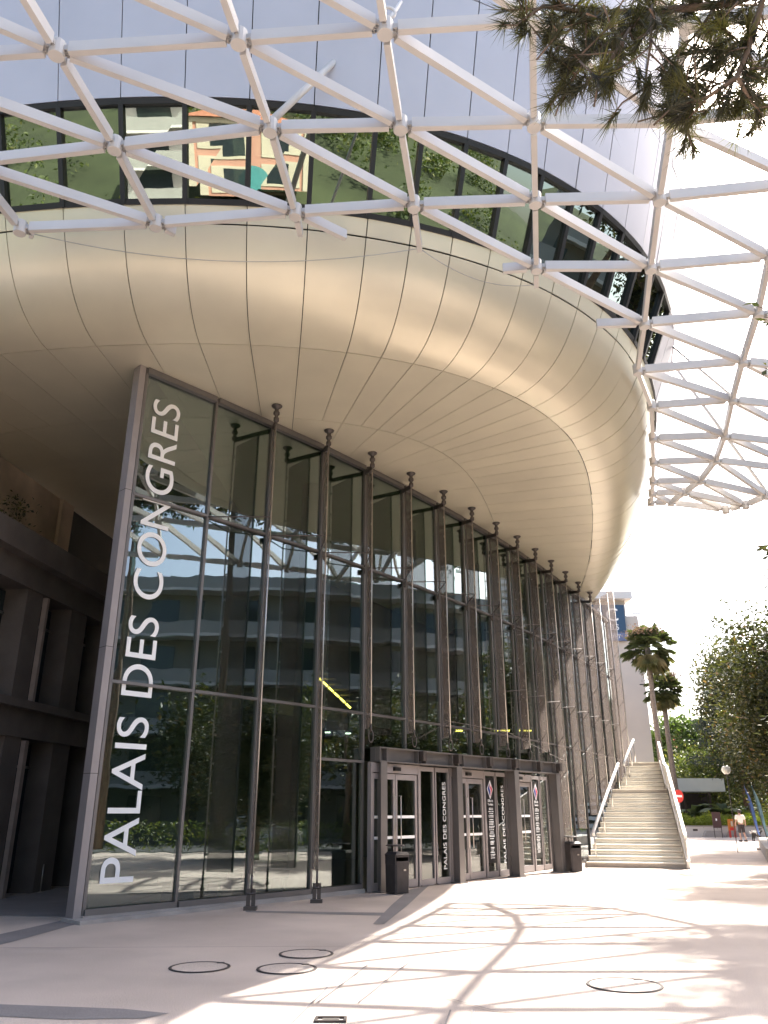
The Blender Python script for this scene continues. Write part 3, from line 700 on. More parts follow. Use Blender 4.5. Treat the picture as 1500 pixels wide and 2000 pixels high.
sbox(-8, 12, -.02, .16, 3.62, 3.78, 'ledge', M['stone']); sbox(-8, 12, -.3, .30, 6.62, 7.15, 'terrace_kerb', M['stone'])
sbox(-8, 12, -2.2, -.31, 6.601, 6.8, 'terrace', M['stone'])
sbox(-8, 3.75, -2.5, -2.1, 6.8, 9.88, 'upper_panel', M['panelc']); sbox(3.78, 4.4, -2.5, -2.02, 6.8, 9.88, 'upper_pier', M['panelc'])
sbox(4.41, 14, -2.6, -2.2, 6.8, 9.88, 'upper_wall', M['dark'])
for a0, a1, z0, z1 in ((-3.3, -.4, 3.8, 6.05), (.3, 1.5, 3.8, 6.05), (2.35, 3.25, 3.8, 6.05), (-3.3, -.4, .1, 3.0), (.3, 1.5, .1, 3.0)):
    wd = sbox(a0, a1, -.56, -.53, z0, z1, 'window', M['win'])
    sbox((a0 + a1) / 2 - .03, (a0 + a1) / 2 + .03, -.525, -.49, z0, z1, 'frame', M['frame'], wd)
    sbox(a0, a1, -.525, -.49, z1 - .5, z1 - .45, 'frame', M['frame'], wd)
sbox(.27, .36, -.05, .06, 3.78, 6.05, 'pilaster_trim', M['trim']); sbox(.27, .40, -.05, .05, 0, 3.0, 'pilaster_trim', M['trim'])
sbox(-2.2, 12, -.05, 3.0, .0, .012, 'threshold', M['band'])
for k in range(5): sbox(-1.2, -.6, -.47, -.46, 1.4 + k * .12, 1.45 + k * .12, 'door_lettering', M['post'])
# slim bollard
c = atz(78, 1744, 0); t = thing('thin_post', (c[0], c[1], 0), 'slim bright steel post standing in the dark passage', 'post')
MB().tube([(c[0], c[1], 0), (c[0], c[1], .56)], .014, 8).build('shaft', M['steel'], t); MB().lathe((c[0], c[1], 0), [(.05, 0), (.05, .015), (.02, .025)], 12).build('foot', M['steel'], t)

# ================================================================ LATTICE CANOPY
ZL = 10.9
NODE = {}
pxn = {(0, 0): (112, 97), (0, 1): (467, 75), (0, 2): (752, 55), (0, 3): (1040, 38), (1, 0): (225, 283), (1, 1): (528, 248), (1, 2): (782, 243), (1, 3): (1042, 238), (1, 4): (1310, 236),
       (2, -1): (40, 445), (2, 0): (305, 435), (2, 1): (577, 413), (2, 2): (808, 398), (2, 3): (1045, 390), (2, 4): (1287, 385), (3, 3): (1047, 520), (3, 4): (1270, 520), (3, 5): (1503, 500),
       (4, 4): (1258, 630), (4, 5): (1480, 610), (5, 4): (1245, 722), (5, 5): (1450, 705), (6, 4): (1272, 792), (6, 5): (1430, 780), (7, 4): (1275, 855), (7, 5): (1415, 850), (8, 4): (1276, 902), (8, 5): (1398, 898),
       (9, 4): (1275, 940), (9, 5): (1368, 938), (10, 4): (1273, 963), (10, 5): (1337, 961), (11, 4): (1271, 981), (11, 5): (1310, 981)}
for k, p in pxn.items(): NODE[k] = atz(*p, ZL)
for k, p in {(9, 6): (1498, 967), (10, 6): (1456, 986), (11, 6): (1417, 995)}.items(): NODE[k] = atz(*p, 10.35)
for i in (0, 1): NODE[(i, -1)] = 2 * NODE[(i, 0)] - NODE[(i, 1)]
NODE[(0, 4)] = 2 * NODE[(1, 4)] - NODE[(2, 4)]
for i in (0, 1, 2): NODE[(i, 5)] = NODE[(i, 4)] + np.array((2.17, -.33, 0))
for i in range(0, 9): NODE[(i, 6)] = NODE[(i, 5)] + np.array((2.42, -.30, -.5))
for i in (-1, -2, -3):
    for j in range(-1, 7):
        if (i + 1, j) in NODE and (i + 2, j) in NODE: NODE[(i, j)] = 2 * NODE[(i + 1, j)] - NODE[(i + 2, j)]
lat = thing('lattice_canopy', (float(NODE[(5, 4)][0]), float(NODE[(5, 4)][1]), 0), 'white steel triangular lattice canopy hung round the hall above the plaza', 'canopy')
nodes_o = {}
for k, p in NODE.items():
    mb = MB(); mb.lathe(p, [(.098, -.125), (.104, -.118), (.104, .11), (.098, .117)], 14, False); nodes_o[k] = mb.build('node', M['lattice'], lat)
def beam(p, q, n0, n1, wd=.086, dp=.18):
    p = np.array(p); q = np.array(q); d = q - p; L = np.linalg.norm(d); d /= L
    a = p + d * (.165 if n0 else 0); b = q - d * (.165 if n1 else 0)
    o = MB().bar(a, b, wd, dp).build('beam', M['lattice'], lat)
    mb = MB()
    for e, s_, on in ((p, 1, n0), (q, -1, n1)):
        if on:
            sx = np.cross(d, (0, 0, 1)); sx /= np.linalg.norm(sx)
            for s2 in (-1, 1): mb.bar(e + d * s_ * .09 + sx * s2 * .022, e + d * s_ * .164 + sx * s2 * .022, .014, .08)
            mb.tube([e + d * s_ * .14 - sx * .04 - np.array((0, 0, .03)), e + d * s_ * .14 + sx * .04 - np.array((0, 0, .03))], .012, 6)
    if mb.v: mb.build('clevis', M['clevis'], o)['kind'] = 'stuff'
    return o
for (i, j), p in NODE.items():
    for di, dj in ((0, 1), (1, 0), (1, 1)):
        k = (i + di, j + dj)
        if k in NODE:
            if (i, j) == (2, 2) and k == (3, 3): pass
            beam(p, NODE[k], True, True)
for n0, px in (((2, 1), (675, 460)), ((2, 1), (587, 455)), ((2, 2), (820, 485)), ((3, 3), (1047, 555)), ((3, 3), (982, 525)), ((4, 4), (1165, 632)), ((2, 0), (342, 452)), ((2, -1), (66, 457))):
    beam(NODE[n0], atz(*px, ZL), True, False)
# tie struts up to the hull
def strut(p, q, r_=.05): 
    mb = MB(); mb.tube([p, q], r_, 10); return mb.build('tie_strut', M['lattice'], lat)
q = aty(712, 65, 11.6); strut(NODE[(1, 1)] + np.array((0, 0, .1)), q, .055)
strut(NODE[(9, 6)] + np.array((0, 0, .1)), aty(1300, 690, 22.0), .05)
strut(NODE[(6, 5)] + np.array((0, 0, .1)), aty(1270, 640, 19), .03)
strut(NODE[(0, 2)] + np.array((.02, .02, .1)), NODE[(0, 2)] + np.array((.25, 1.6, 2.6)), .03)
mb = MB(); th = np.linspace(0, 2 * math.pi, 15); c = NODE[(0, 2)] + np.array((.03, -.02, .24)); mb.tube([c + np.array((.10 * math.cos(t), 0, .10 * math.sin(t))) for t in th], .02, 8, False); mb.build('eye_ring', M['lattice'], lat)
# thin stays that sag along the hull between the beam ends
def stay(pts, sag):
    for (a, b, s_) in pts:
        P = [a + (b - a) * t - np.array((0, 0, s_ * 4 * t * (1 - t))) for t in np.linspace(0, 1, 17)]
        MB().tube(P, .008, 5).build('stay_cable', M['clevis'], lat)
e1, e2, e3, e0 = atz(66, 457, ZL), atz(820, 485, ZL), atz(1047, 555, ZL), atz(66, 457, ZL)
stay([(e0, e2, .42), (e2, e3, .30)], 0)

# ================================================================ STAIRCASE
R0 = np.array((9.12, 26.35)); SDn = np.array((.26, .966)); SDn /= np.linalg.norm(SDn); SC = np.array((SDn[1], -SDn[0]))
LQ0 = np.array((6.45, 27.15)); LQd = np.array((.455, .89)); LQd /= np.linalg.norm(LQd)
stair = thing('staircase', (R0[0], R0[1], 0), 'broad pale stone staircase with bright rails rising beside the glass lobby', 'staircase')
def left_at(f):                                    # left end of the step front line at run f
    p = R0 + SDn * f                                # solve p - SC*t on the left line
    Mx = np.array([[-SC[0], -LQd[0]], [-SC[1], -LQd[1]]]); t = np.linalg.solve(Mx, LQ0 - p); return p - SC * t[0]
f = 0.0; z = 0.0; runs = [(.33, .16)] * 14 + [(1.35, .16)] + [(.33, .16)] * 6 + [(2.5, .16)]
mb_r = None; edges = []
for k, (rn, rise) in enumerate(runs):
    z1 = z + rise; a0 = R0 + SDn * f; b0 = left_at(f); a1 = R0 + SDn * (f + rn + .02); b1 = left_at(f + rn + .02)
    st_ = MB().slab([b0 - SC * .12, a0, a1, b1 - SC * .12], max(0, z - .35), z1 - .035).build('step', M['stairs'], stair)
    nose = R0 + SDn * (f - .025); 
    MB().slab([left_at(f - .025) - SC * .12, nose, a1, b1 - SC * .12], z1 - .035, z1).build('tread', M['stairs'], st_)
    MB().slab([b0 - SC * .12 - SDn * .006, a0 - SDn * .006, a0 + SDn * .05, b0 - SC * .12 + SDn * .05], z1 - .062, z1 - .036).build('painted_shadow', M['shade_riser'], st_)  # darker strip below the tread, painting the shadow line of its overhang
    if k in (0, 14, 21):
        MB().slab([b0 - SC * .12 - SDn * .012, a0 - SDn * .012, a0 - SDn * .002, b0 - SC * .12 - SDn * .002], z + .002, z1 - .04).build('dark_riser', M['shade_riser'], st_)
    edges.append((f, z1)); z = z1; f += rn
# right balustrade: sloping stringer and broad rail
def slope_pts(off, base=R0): return [np.r_[R0 + SDn * ff + SC * off, zz] for ff, zz in ((-.12, .0), (14 * .33, 2.24), (14 * .33 + 1.35, 2.40), (20 * .33 + 1.35, 3.36))]
sp = slope_pts(.07)
for a, b in zip(sp[:-1], sp[1:]): MB().bar(a + (0, 0, .06), b + (0, 0, .06), .10, .36).build('stringer', M['rail'], stair)
rl = [p + np.array((0, 0, .88)) for p in slope_pts(.08)]
rail = MB().bar(rl[0], rl[1], .09, .16).build('handrail', M['rail'], stair)
MB().bar(rl[1], rl[2], .089, .158).build('rail_piece', M['rail'], rail); MB().bar(rl[2], rl[3], .088, .157).build('rail_piece', M['rail'], rail)
for t_ in np.linspace(.02, .98, 6):
    for a, b in ((0, 1), (2, 3)):
        p = rl[a] + (rl[b] - rl[a]) * t_; MB().bar(p - (0, 0, .84), p - (0, 0, .06), .04, .05, np.r_[SDn, 0]).build('baluster', M['rail'], rail)
mb = MB()
for a, b in zip(rl[:-1], rl[1:]): mb.bar(a - (0, 0, .40), b - (0, 0, .40), .02, .62)
mb.build('infill_plate', M['rail'], rail)
# left handrail in two lengths, parallel to the glass
def z_at(ff):
    zz = 0
    for a, b in edges:
        if ff >= a - .02: zz = b
    return zz
def lrail(t0, t1, lab):
    A_, B_ = LQ0 + LQd * t0 + SC * .12, LQ0 + LQd * t1 + SC * .12
    za, zb_ = z_at((A_ - R0) @ SDn), z_at((B_ - R0) @ SDn)
    a = np.r_[A_, za + .86]; b = np.r_[B_, zb_ + .92]
    r_ = MB().tube([a - (0, 0, .12), a, b, b - (0, 0, .12)], .055, 12).build('handrail', M['rail'], stair)
    for t_ in np.linspace(.03, .97, 4):
        p = a + (b - a) * t_; zt = z_at((p[:2] - R0) @ SDn); MB().tube([(p[0], p[1], zt - .02), (p[0], p[1], p[2])], .022, 8).build('rail_post', M['steel'], r_)
lrail(.1, 5.0, 0); lrail(6.1, 8.6, 1)

# ================================================================ LITTER BINS
def bin_(c, rz, label):
    t = thing('litter_bin', (0, 0, 0), label, 'litter bin', 'black litter bins by the entrance')
    mb = MB(); w0, w1 = .215, .225
    pts = []
    for z, ww in ((.02, w0), (.62, w1)):
        for a, b in ((-1, -.82), (-.82, -1), (.82, -1), (1, -.82), (1, .82), (.82, 1), (-.82, 1), (-1, .82)): pts.append((a * ww, b * ww, z))
    mb.add(pts, [(i, (i + 1) % 8, 8 + (i + 1) % 8, 8 + i) for i in range(8)] + [list(range(8))[::-1], list(range(8, 16))]); mb.build('body', M['binm'], t)
    mb = MB(); mb.box((0, .20, .72), .21, .015, .10); mb.box((-.205, -.0, .72), .012, .2, .10); mb.box((.205, 0, .72), .012, .2, .10); mb.box((0, -.2, .655), .19, .012, .035); mb.box((0, -.2, .795), .19, .012, .025)
    mb.add([(-.23, -.23, .82), (.23, -.23, .82), (.23, .23, .82), (-.23, .23, .82), (-.17, -.17, .88), (.17, -.17, .88), (.17, .17, .88), (-.17, .17, .88)], [(0, 1, 5, 4), (1, 2, 6, 5), (2, 3, 7, 6), (3, 0, 4, 7), (4, 5, 6, 7), (3, 2, 1, 0)])
    h = mb.build('hood', M['binm'], t)
    MB().box((.06, -.226, .50), .035, .004, .018).build('badge', M['steel'], h)
    mb = MB(); mb.tube([(-.1, .05, .88), (-.1, .05, 1.0)], .02, 8); mb.lathe((-.06, 0, 1.0), [(.20, 0), (.24, .012), (.24, .03), (.2, .035)], 18); mb.build('ash_tray', M['binm'], t)
    t.location = c; t.rotation_euler = (0, 0, rz); t.scale = (.86, .86, .92); return t
b1 = bin_((.28, 18.5, 0), R(38), 'black litter bin at the left column of the glass entrance')
c = atz(1121, 1703, 0)
b2 = copy_tree(b1, (c[0], c[1], 0), R(25), 'black litter bin between the last entrance column and the stairs')

# ================================================================ FOLIAGE
def leaf_quads(mb, P, size, asp=.45, up=.3, tint=None, fold=.25):
    n = len(P)
    d = rng.normal(0, 1, (n, 3)); d[:, 2] = d[:, 2] * .7 - .05; d /= np.linalg.norm(d, axis=1)[:, None]
    a = rng.normal(0, 1, (n, 3)); a[:, 2] += up; s_ = np.cross(d, a); s_ /= np.linalg.norm(s_, axis=1)[:, None]; nn = np.cross(s_, d)
    L = size * rng.uniform(.65, 1.25, n)[:, None]; W = L * asp / 2
    t = rng.random(n) ** 1.3 if tint is None else tint
    b = len(mb.v)
    V = np.stack([P, P + d * L * .5 + s_ * W + nn * W * fold, P + d * L, P + d * L * .5 - s_ * W + nn * W * fold], 1).reshape(-1, 3)
    mb.v.extend(map(tuple, V.tolist())); mb.t.extend(np.repeat(t, 4).tolist())
    for i in range(n): mb.f.append([b + 4 * i, b + 4 * i + 1, b + 4 * i + 2]); mb.f.append([b + 4 * i, b + 4 * i + 2, b + 4 * i + 3]); mb.sm += [False, False]
def clump_pts(n, c, r, nc, spread=.30, hollow=.55):
    """points in clumps spread through an ellipsoid shell"""
    c = np.array(c, float); r = np.array(r, float)
    u = rng.normal(0, 1, (nc, 3)); u /= np.linalg.norm(u, axis=1)[:, None]; rad = rng.uniform(hollow, 1.0, nc) ** .8
    C = c + u * rad[:, None] * r
    k = rng.integers(0, nc, n); q = rng.normal(0, 1, (n, 3)) * spread * rng.uniform(.6, 1.3, nc)[k][:, None] * min(r)
    return C[k] + q, C
def branches(mb, base, C, r0, frac=.5, nmax=26):
    base = np.array(base, float)
    for c in C[:nmax]:
        m_ = base * (1 - frac) + c * frac + rng.normal(0, .15, 3); m_[2] -= .2
        s = base + (np.array((0, 0, 1)) * rng.uniform(0, .4) * (c[2] - base[2]))
        mb.tube([s, m_, c], [r0, r0 * .55, r0 * .15], 6)
def leafy_tree(name, loc, label, cat, h, cr, cz, nleaf, nc, lsize, m, group=None, trunk_r=.13, asp=.45, spread=.3, mtrunk=None, hollow=.5, cx=0.0):
    t = thing(name, (0, 0, 0), label, cat, group)
    P, C = clump_pts(nleaf, (cx, 0, cz), cr, nc, spread, hollow)
    P = P[P[:, 2] > .3]
    mb = MB(); zt = cz; mb.tube([(0, 0, -.05), (.03, .02, zt * .4), (-.03, .04, zt * .8), (0, 0, min(h * .9, zt + cr[2] * .6))], [trunk_r * 1.3, trunk_r, trunk_r * .75, trunk_r * .2], 9)
    branches(mb, (0, 0, cz - cr[2] * .65), C, trunk_r * .4)
    mb.build('trunk', mtrunk or M['trunk'], t)
    mb = MB(); leaf_quads(mb, P, lsize, asp); o = mb.build('crown', m, t); o['kind'] = 'stuff'
    t.location = loc; return t
# magnolias along the right
g = 'magnolias along the right of the plaza'
mag = leafy_tree('magnolia_tree', (30.0, 70.5, 0), 'glossy magnolia with brown trunk behind the walking person', 'tree', 11, (2.5, 2.5, 4.3), 6.7, 22000, 150, .27, M['leaf'], g, .14, .45, .2, None, .25)
mag.scale = (1.2, 1.2, 1.42)
mag2 = leafy_tree('magnolia_tree', (22.2, 36.0, 0), 'taller magnolia reaching over the path at the right picture edge', 'tree', 10.3, (3.4, 3.0, 3.9), 6.4, 26000, 150, .25, M['leaf'], g, .14, .45, .21, None, .25, -3.8)
copy_tree(mag, (14.6, 25.3, 0), 2.1, 'low magnolia mirrored beside the glass entrance doors', (.8, .8, .5))
copy_tree(mag2, (31.0, 60, 0), .3, 'magnolia behind the two blue flags at the right edge', (1, 1, .95))
copy_tree(mag, (13.4, 16.0, 0), 4.0, 'magnolia mirrored in the lobby glass behind the big lettering', (.9, .9, .5))
copy_tree(mag2, (19.0, 22.0, 0), 4.2, 'magnolia mirrored in the middle of the lobby glass', (1, 1, .62))
# twigs near the frame edge
def twig(mb, mbt, p, d, L, n, size):
    p = np.array(p, float); d = np.array(d, float); d /= np.linalg.norm(d)
    mbt.tube([p, p + d * L * .5 + (0, 0, -.03), p + d * L], [.012, .008, .004], 5)
    P = np.array([p + d * L * rng.uniform(.35, 1.0) + rng.normal(0, .03, 3) for _ in range(n)]); leaf_quads(mb, P, size * .62, .42)
tw = thing('magnolia_twig', (8.2, 14.2, 5), 'magnolia twig with yellow green leaves at the right edge over the lattice', 'twig')
mb, mbt = MB(), MB()
for px, py, Y, L, n in ((1482, 592, 6.5, .5, 14), (1500, 610, 6.5, .4, 9), (1498, 705, 6.5, .3, 4), (1496, 920, 7, .3, 5), (1493, 1065, 8, .35, 12), (1497, 1110, 8, .3, 8)):
    q = aty(px, py, Y); twig(mb, mbt, q + np.array((L, .1, -.08)), (-1, -.1, .16), L, n, .2)
for px, py, Y, L, n in ((1386, 1213, 29, 1.5, 34), (1405, 1232, 29, 1.4, 36), (1440, 1225, 29, 1.6, 70), (1425, 1260, 29, 1.6, 60), (1390, 1390, 31, 1.4, 40)):
    q = aty(px, py, Y); twig(mb, mbt, q + np.array((L, .1, -.25)), (-1, -.1, .2), L, n, .34)
mbt.build('stem', M['trunk'], tw); o = mb.build('leaves', M['leaf'], tw); o['kind'] = 'stuff'

# tall pines to the right of the frame; the nearest reaches over the camera
def tuft(mb, p, d, n, L, spread=.75, wid=.0035):
    d = np.array(d, float); d /= np.linalg.norm(d)
    D = d + rng.normal(0, spread, (n, 3)) * .75; D /= np.linalg.norm(D, axis=1)[:, None]
    s_ = np.cross(D, rng.normal(0, 1, (n, 3))); s_ /= np.linalg.norm(s_, axis=1)[:, None]
    Ls = L * rng.uniform(.7, 1.15, n)[:, None]; base = p - d * rng.uniform(0, .10, n)[:, None]
    b = len(mb.v); V = np.stack([base - s_ * wid, base + s_ * wid, base + D * Ls], 1).reshape(-1, 3)
    mb.v.extend(map(tuple, V.tolist())); tv = min(1, max(0, rng.normal(.45, .25)))
    mb.t.extend([tv] * (3 * n)); mb.f.extend([[b + 3 * i, b + 3 * i + 1, b + 3 * i + 2] for i in range(n)]); mb.sm.extend([False] * n)
pine = thing('near_pine', (7.6, 6.0, 0), 'long needled pine whose dark branches hang into the upper right corner', 'tree')
mb, mn = MB(), MB()
mb.tube([(7.6, 6.0, -.1), (7.4, 6.1, 3), (7.0, 5.9, 6), (6.4, 5.6, 9)], [.32, .28, .2, .1], 12)
K = 4.7
def pp(px, py, t): return np.array((0, 0, CAM_H)) + ray(px, py) * t
PATHS = [([(1660, -60), (1400, 10), (1290, 20), (1150, 25), (1060, 12), (1020, 40)], .028, 4.7), ([(1640, -90), (1492, -10), (1470, 70), (1440, 150), (1385, 188), (1335, 205)], .026, 4.5),
         ([(1290, 20), (1230, 55), (1150, 110), (1095, 138)], .012, 4.8), ([(1275, 10), (1270, 90), (1262, 150), (1255, 188)], .010, 4.4), ([(1440, 150), (1465, 195), (1488, 222)], .012, 4.4),
         ([(1400, 10), (1365, 60), (1320, 110), (1305, 160)], .012, 4.9), ([(1150, 110), (1125, 145), (1105, 168)], .008, 4.7), ([(1150, 25), (1110, 60), (1075, 75)], .010, 4.6), ([(1230, 55), (1190, 120), (1180, 165)], .008, 4.6),
         ([(1470, 70), (1430, 90), (1390, 120)], .010, 4.6), ([(1560, 60), (1500, 120), (1440, 215)], .012, 4.9), ([(1385, 188), (1350, 225), (1335, 240)], .008, 4.5), ([(1330, 15), (1250, 50), (1200, 80), (1140, 70)], .010, 5.0), ([(1440, 150), (1400, 165), (1350, 180)], .008, 4.8)]
for path, r_, dep in PATHS:
    P = [pp(x, y, dep + .12 * math.sin(x * .03)) for x, y in path]
    mb.tube(P, [r_ * (1 - .75 * i / (len(P) - 1)) for i in range(len(P))], 7)
    for a, b in zip(P[:-1], P[1:]):
        nt_ = max(2, int(np.linalg.norm(b - a) / .048))
        for k in range(nt_):
            if a[0] > 3.2 and b[0] > 3.2: continue
            p = a + (b - a) * rng.random(); d = (b - a) / np.linalg.norm(b - a) * .7 + rng.normal(0, .8, 3); d[2] -= .15; d /= np.linalg.norm(d); L = rng.uniform(.08, .30)
            e = p + d * L; mb.tube([p, p + d * L * .5 + rng.normal(0, .015, 3), e], [.006, .005, .003], 5); tuft(mn, e, d, rng.integers(34, 60), .15)
            if rng.random() < .35: tuft(mn, p + d * L * .6, d, 26, .14)
    d = P[-1] - P[-2]
    for _ in range(3): tuft(mn, P[-1] + rng.normal(0, .03, 3), d, 60, .16)
for px, py in ((1165, 30), (1040, 25), (1290, 50), (1330, 30), (1210, 40), (1400, 60), (1380, 40), (1300, 180), (1330, 170), (1310, 215), (1345, 150), (1360, 195), (1120, 150), (1150, 140), (1180, 95), (1230, 100), (1090, 60), (1460, 40), (1480, 100), (1430, 110)):
    for _ in range(3):
        p = pp(px + rng.normal(0, 14), py + rng.normal(0, 10), 4.7 + rng.normal(0, .25)); d = rng.normal(0, 1, 3); d[2] -= .3; mb.tube([p - d / np.linalg.norm(d) * .2, p], [.006, .003], 5); tuft(mn, p, d, 46, .15)
# branches of the same tree outside the frame
for k in range(26):
    a = np.array((7.0 - rng.random() * .6, 5.9, rng.uniform(6, 9))); e = a + np.array((rng.uniform(-2.4, 3), rng.uniform(-3, 3), rng.uniform(-.3, 1.2)))
    if e[0] < 5.6: e[0] = 5.6 + rng.random()
    e[2] = max(e[2], 7.4)
    mb.tube([a, (a + e) / 2 + (0, 0, .2), e], [.06, .035, .012], 6)
    for _ in range(16): tuft(mn, e + rng.normal(0, .4, 3), rng.normal(0, 1, 3), 22, .2, wid=.006)
mb.tube([(6.6, 5.7, 8.0), (4.6, 4.2, 7.2), pp(1660, -60, 4.7)], [.08, .05, .028], 7); mb.tube([(6.6, 5.7, 7.6), (4.8, 4.0, 6.8), pp(1640, -90, 4.5)], [.07, .045, .026], 7)
mb.build('trunk', M['trunk'], pine); o = mn.build('needles', M['needle'], pine); o['kind'] = 'stuff'
# two tall pines that shade the paving on the right
tp = leafy_tree('tall_pine', (18.6, 23.2, 0), 'tall pine right of the plaza throwing dappled shade on the paving', 'tree', 19, (3.3, 3.0, 2.0), 17.2, 13500, 30, .32, M['needle'], 'tall pines beside the plaza', .2, .34, .21)
copy_tree(tp, (17.6, 19.6, -.6), 1.9, 'tall pine right of the plaza nearer the foreground shade')
copy_tree(tp, (20.6, 29.6, -.8), 3.6, 'tall pine shading the path beyond the stairs')
copy_tree(tp, (27.0, 46.0, -1.2), 5.2, 'tall pine shading the path where the person walks')
copy_tree(tp, (19.5, 14.0, .8), 2.4, 'tall pine mirrored at the right end of the high window band')
copy_tree(tp, (18.5, 8.0, .2), .7, 'tall pine mirrored in the middle of the high window band')
copy_tree(tp, (24.5, 20.5, 1.4), 4.4, 'tall pine farther from the plaza mirrored in the high window band')

# fan palms
def fan_palm(loc, h, crown, label, seed):
    t = thing('fan_palm', (0, 0, 0), label, 'palm tree', 'fan palms behind the staircase')
    MB().tube([(0, 0, 0), (.05, 0, h * .3), (-.03, .05, h * .7), (0, 0, h)], [.30, .22, .18, .20], 12).build('trunk', M['palmtrunk'], t)
    for k in range(88):
        az = rng.uniform(0, 2 * math.pi); el = rng.uniform(-1.35, 1.25); Ls = crown * rng.uniform(.28, .66)
        d = np.array((math.cos(az) * math.cos(el), math.sin(az) * math.cos(el), math.sin(el))); hub = np.array((0, 0, h + .1)) + d * Ls; hub[2] -= .12 * Ls
        mb = MB(); mb.add([(0, 0, h), tuple(np.array((.03, 0, h))), tuple(hub), tuple(hub + (.02, 0, .02))], [(0, 1, 3, 2)], tint=.4)
        sx = np.cross(d, (0, 0, 1)); sx /= np.linalg.norm(sx); R_ = crown * rng.uniform(.34, .46); tv = float(np.clip(rng.normal(.35 if el > -.5 else .75, .2), 0, 1))
        for a in np.linspace(-1.25, 1.25, 15):
            e = hub + (d * math.cos(a) + sx * math.sin(a)) * R_ * (1 - .12 * abs(a)) - np.array((0, 0, .32 * R_ * rng.uniform(.6, 1.4)))
            m_ = (d * math.cos(a) + sx * math.sin(a)); wv = np.cross(m_, (0, 0, 1)); wv = wv / (np.linalg.norm(wv) + 1e-6) * .045 * crown / 2
            md = hub + m_ * R_ * .6
            mb.add([hub, md + wv, e, md - wv], [(0, 1, 2), (0, 2, 3)], tint=tv)
        mb.build('frond', M['palm'], t)
    for k in range(9):
        az = rng.uniform(0, 2 * math.pi); p = np.array((math.cos(az), math.sin(az), .35)) * crown * .55 + (0, 0, h + .75)
        mb = MB(); leaf_quads(mb, p + rng.normal(0, .22, (60, 3)), .16, .6, tint=np.full(60, .9)); mb.t = []; mb.build('fruit_spray', M['flower'], t)['kind'] = 'stuff'
    t.location = loc; return t
c = aty(1283, 1400, 60); fan_palm((c[0] - .1, 60, 0), 13.2, 2.3, 'taller fan palm with a broad shaggy crown before the hotel', 1)
c = aty(1301, 1400, 64); fan_palm((c[0], 64, 0), 10.6, 1.75, 'shorter thin fan palm right of the taller palm', 2)
# umbrella pine, cedar, shrubs and mass behind
c = aty(1335, 1440, 88); leafy_tree('umbrella_pine', (c[0], 88, 0), 'round bright green umbrella pine beyond the stair top', 'tree', 12, (4.0, 3.6, 2.9), 8.0, 9000, 130, .5, M['pineleaf'], None, .3, .5, .22, None, .6)
c = aty(1410, 1400, 66); cd = thing('cedar', (0, 0, 0), 'dark flat branched cedar behind the magnolias', 'tree')
MB().tube([(0, 0, 0), (0, 0, 13)], [.3, .08], 9).build('trunk', M['trunk'], cd)
mb = MB()
for k in range(44):
    az = rng.uniform(0, 6.28); z = rng.uniform(5, 12.6); L = (13.4 - z) * .42 + .9; d = np.array((math.cos(az), math.sin(az), .06))
    P = np.array([(0, 0, z) + d * L * rng.uniform(.25, 1) + rng.normal(0, 1, 3) * (.28, .28, .1) for _ in range(120)]); leaf_quads(mb, P, .28, .35)
o = mb.build('crown', M['conifer'], cd); o['kind'] = 'stuff'; cd.location = (c[0] + 1.0, 66, 0)
g2 = 'shrubs and small trees behind the garden bed'
for px, Y, h, rr, lab in ((1300, 76, 5.2, 2.6, 'pale leaved shrub mass right beside the palm trunks'), (1345, 71, 6.6, 2.4, 'bushy shrub above the grey pavilion roof, left one'), (1400, 70, 7.0, 2.5, 'bushy shrub above the grey pavilion roof, right one'), (1465, 72, 7.6, 2.8, 'dark shrub behind the magnolia trunk and pavilion'), (1540, 70, 7.6, 2.8, 'dark shrub at the right edge behind the flags'), (1440, 78, 8.5, 3.2, 'large dark shrub far behind the pavilion')):
    c = aty(px, 1580, Y); leafy_tree('garden_shrub', (c[0], Y, 0), lab, 'shrub', h, (rr, rr * .9, h * .45), h * .52, 3200, 60, .32, M['shrub'], g2, .1, .5, .28)

# cycads
def cycad(loc, s, label):
    t = thing('cycad', (0, 0, 0), label, 'plant', 'cycads in the garden bed')
    MB().tube([(0, 0, 0), (0, 0, .5 * s)], [.16 * s, .13 * s], 9).build('stem', M['palmtrunk'], t)
    for k in range(22):
        az = rng.uniform(0, 6.28); el = rng.uniform(.1, 1.25); L = 1.5 * s * rng.uniform(.8, 1.15); mb = MB(); pts = []
        tv = float(rng.random())
        for u in np.linspace(0, 1, 9):
            rr = L * u * math.cos(el) * (1 + .15 * u); zz = .5 * s + L * u * math.sin(el) - .55 * L * u * u
            pts.append(np.array((math.cos(az) * rr, math.sin(az) * rr, zz)))
        sx = np.array((-math.sin(az), math.cos(az), 0))
        for a, b in zip(pts[:-1], pts[1:]):
            for s_ in (-1, 1): mb.add([a, b, b + (b - a) * .4 + sx * s_ * .24 * s + (0, 0, .05), a + (b - a) * .4 + sx * s_ * .24 * s + (0, 0, .05)], [(0, 1, 2), (0, 2, 3)] , tint=tv)
        mb.build('frond', M['cycad'], t)
    t.location = loc; return t
for px, Y, s_, lab in ((1357, 62.6, 1.35, 'green cycad left in the garden bed under the pavilion'), (1410, 62.0, 1.45, 'grey green cycad with upright fronds behind the brown board'), (1440, 63, 1.25, 'silvery cycad left of the slim tree trunk')):
    c = aty(px, 1580, Y); cycad((c[0], Y, .7), s_, lab)
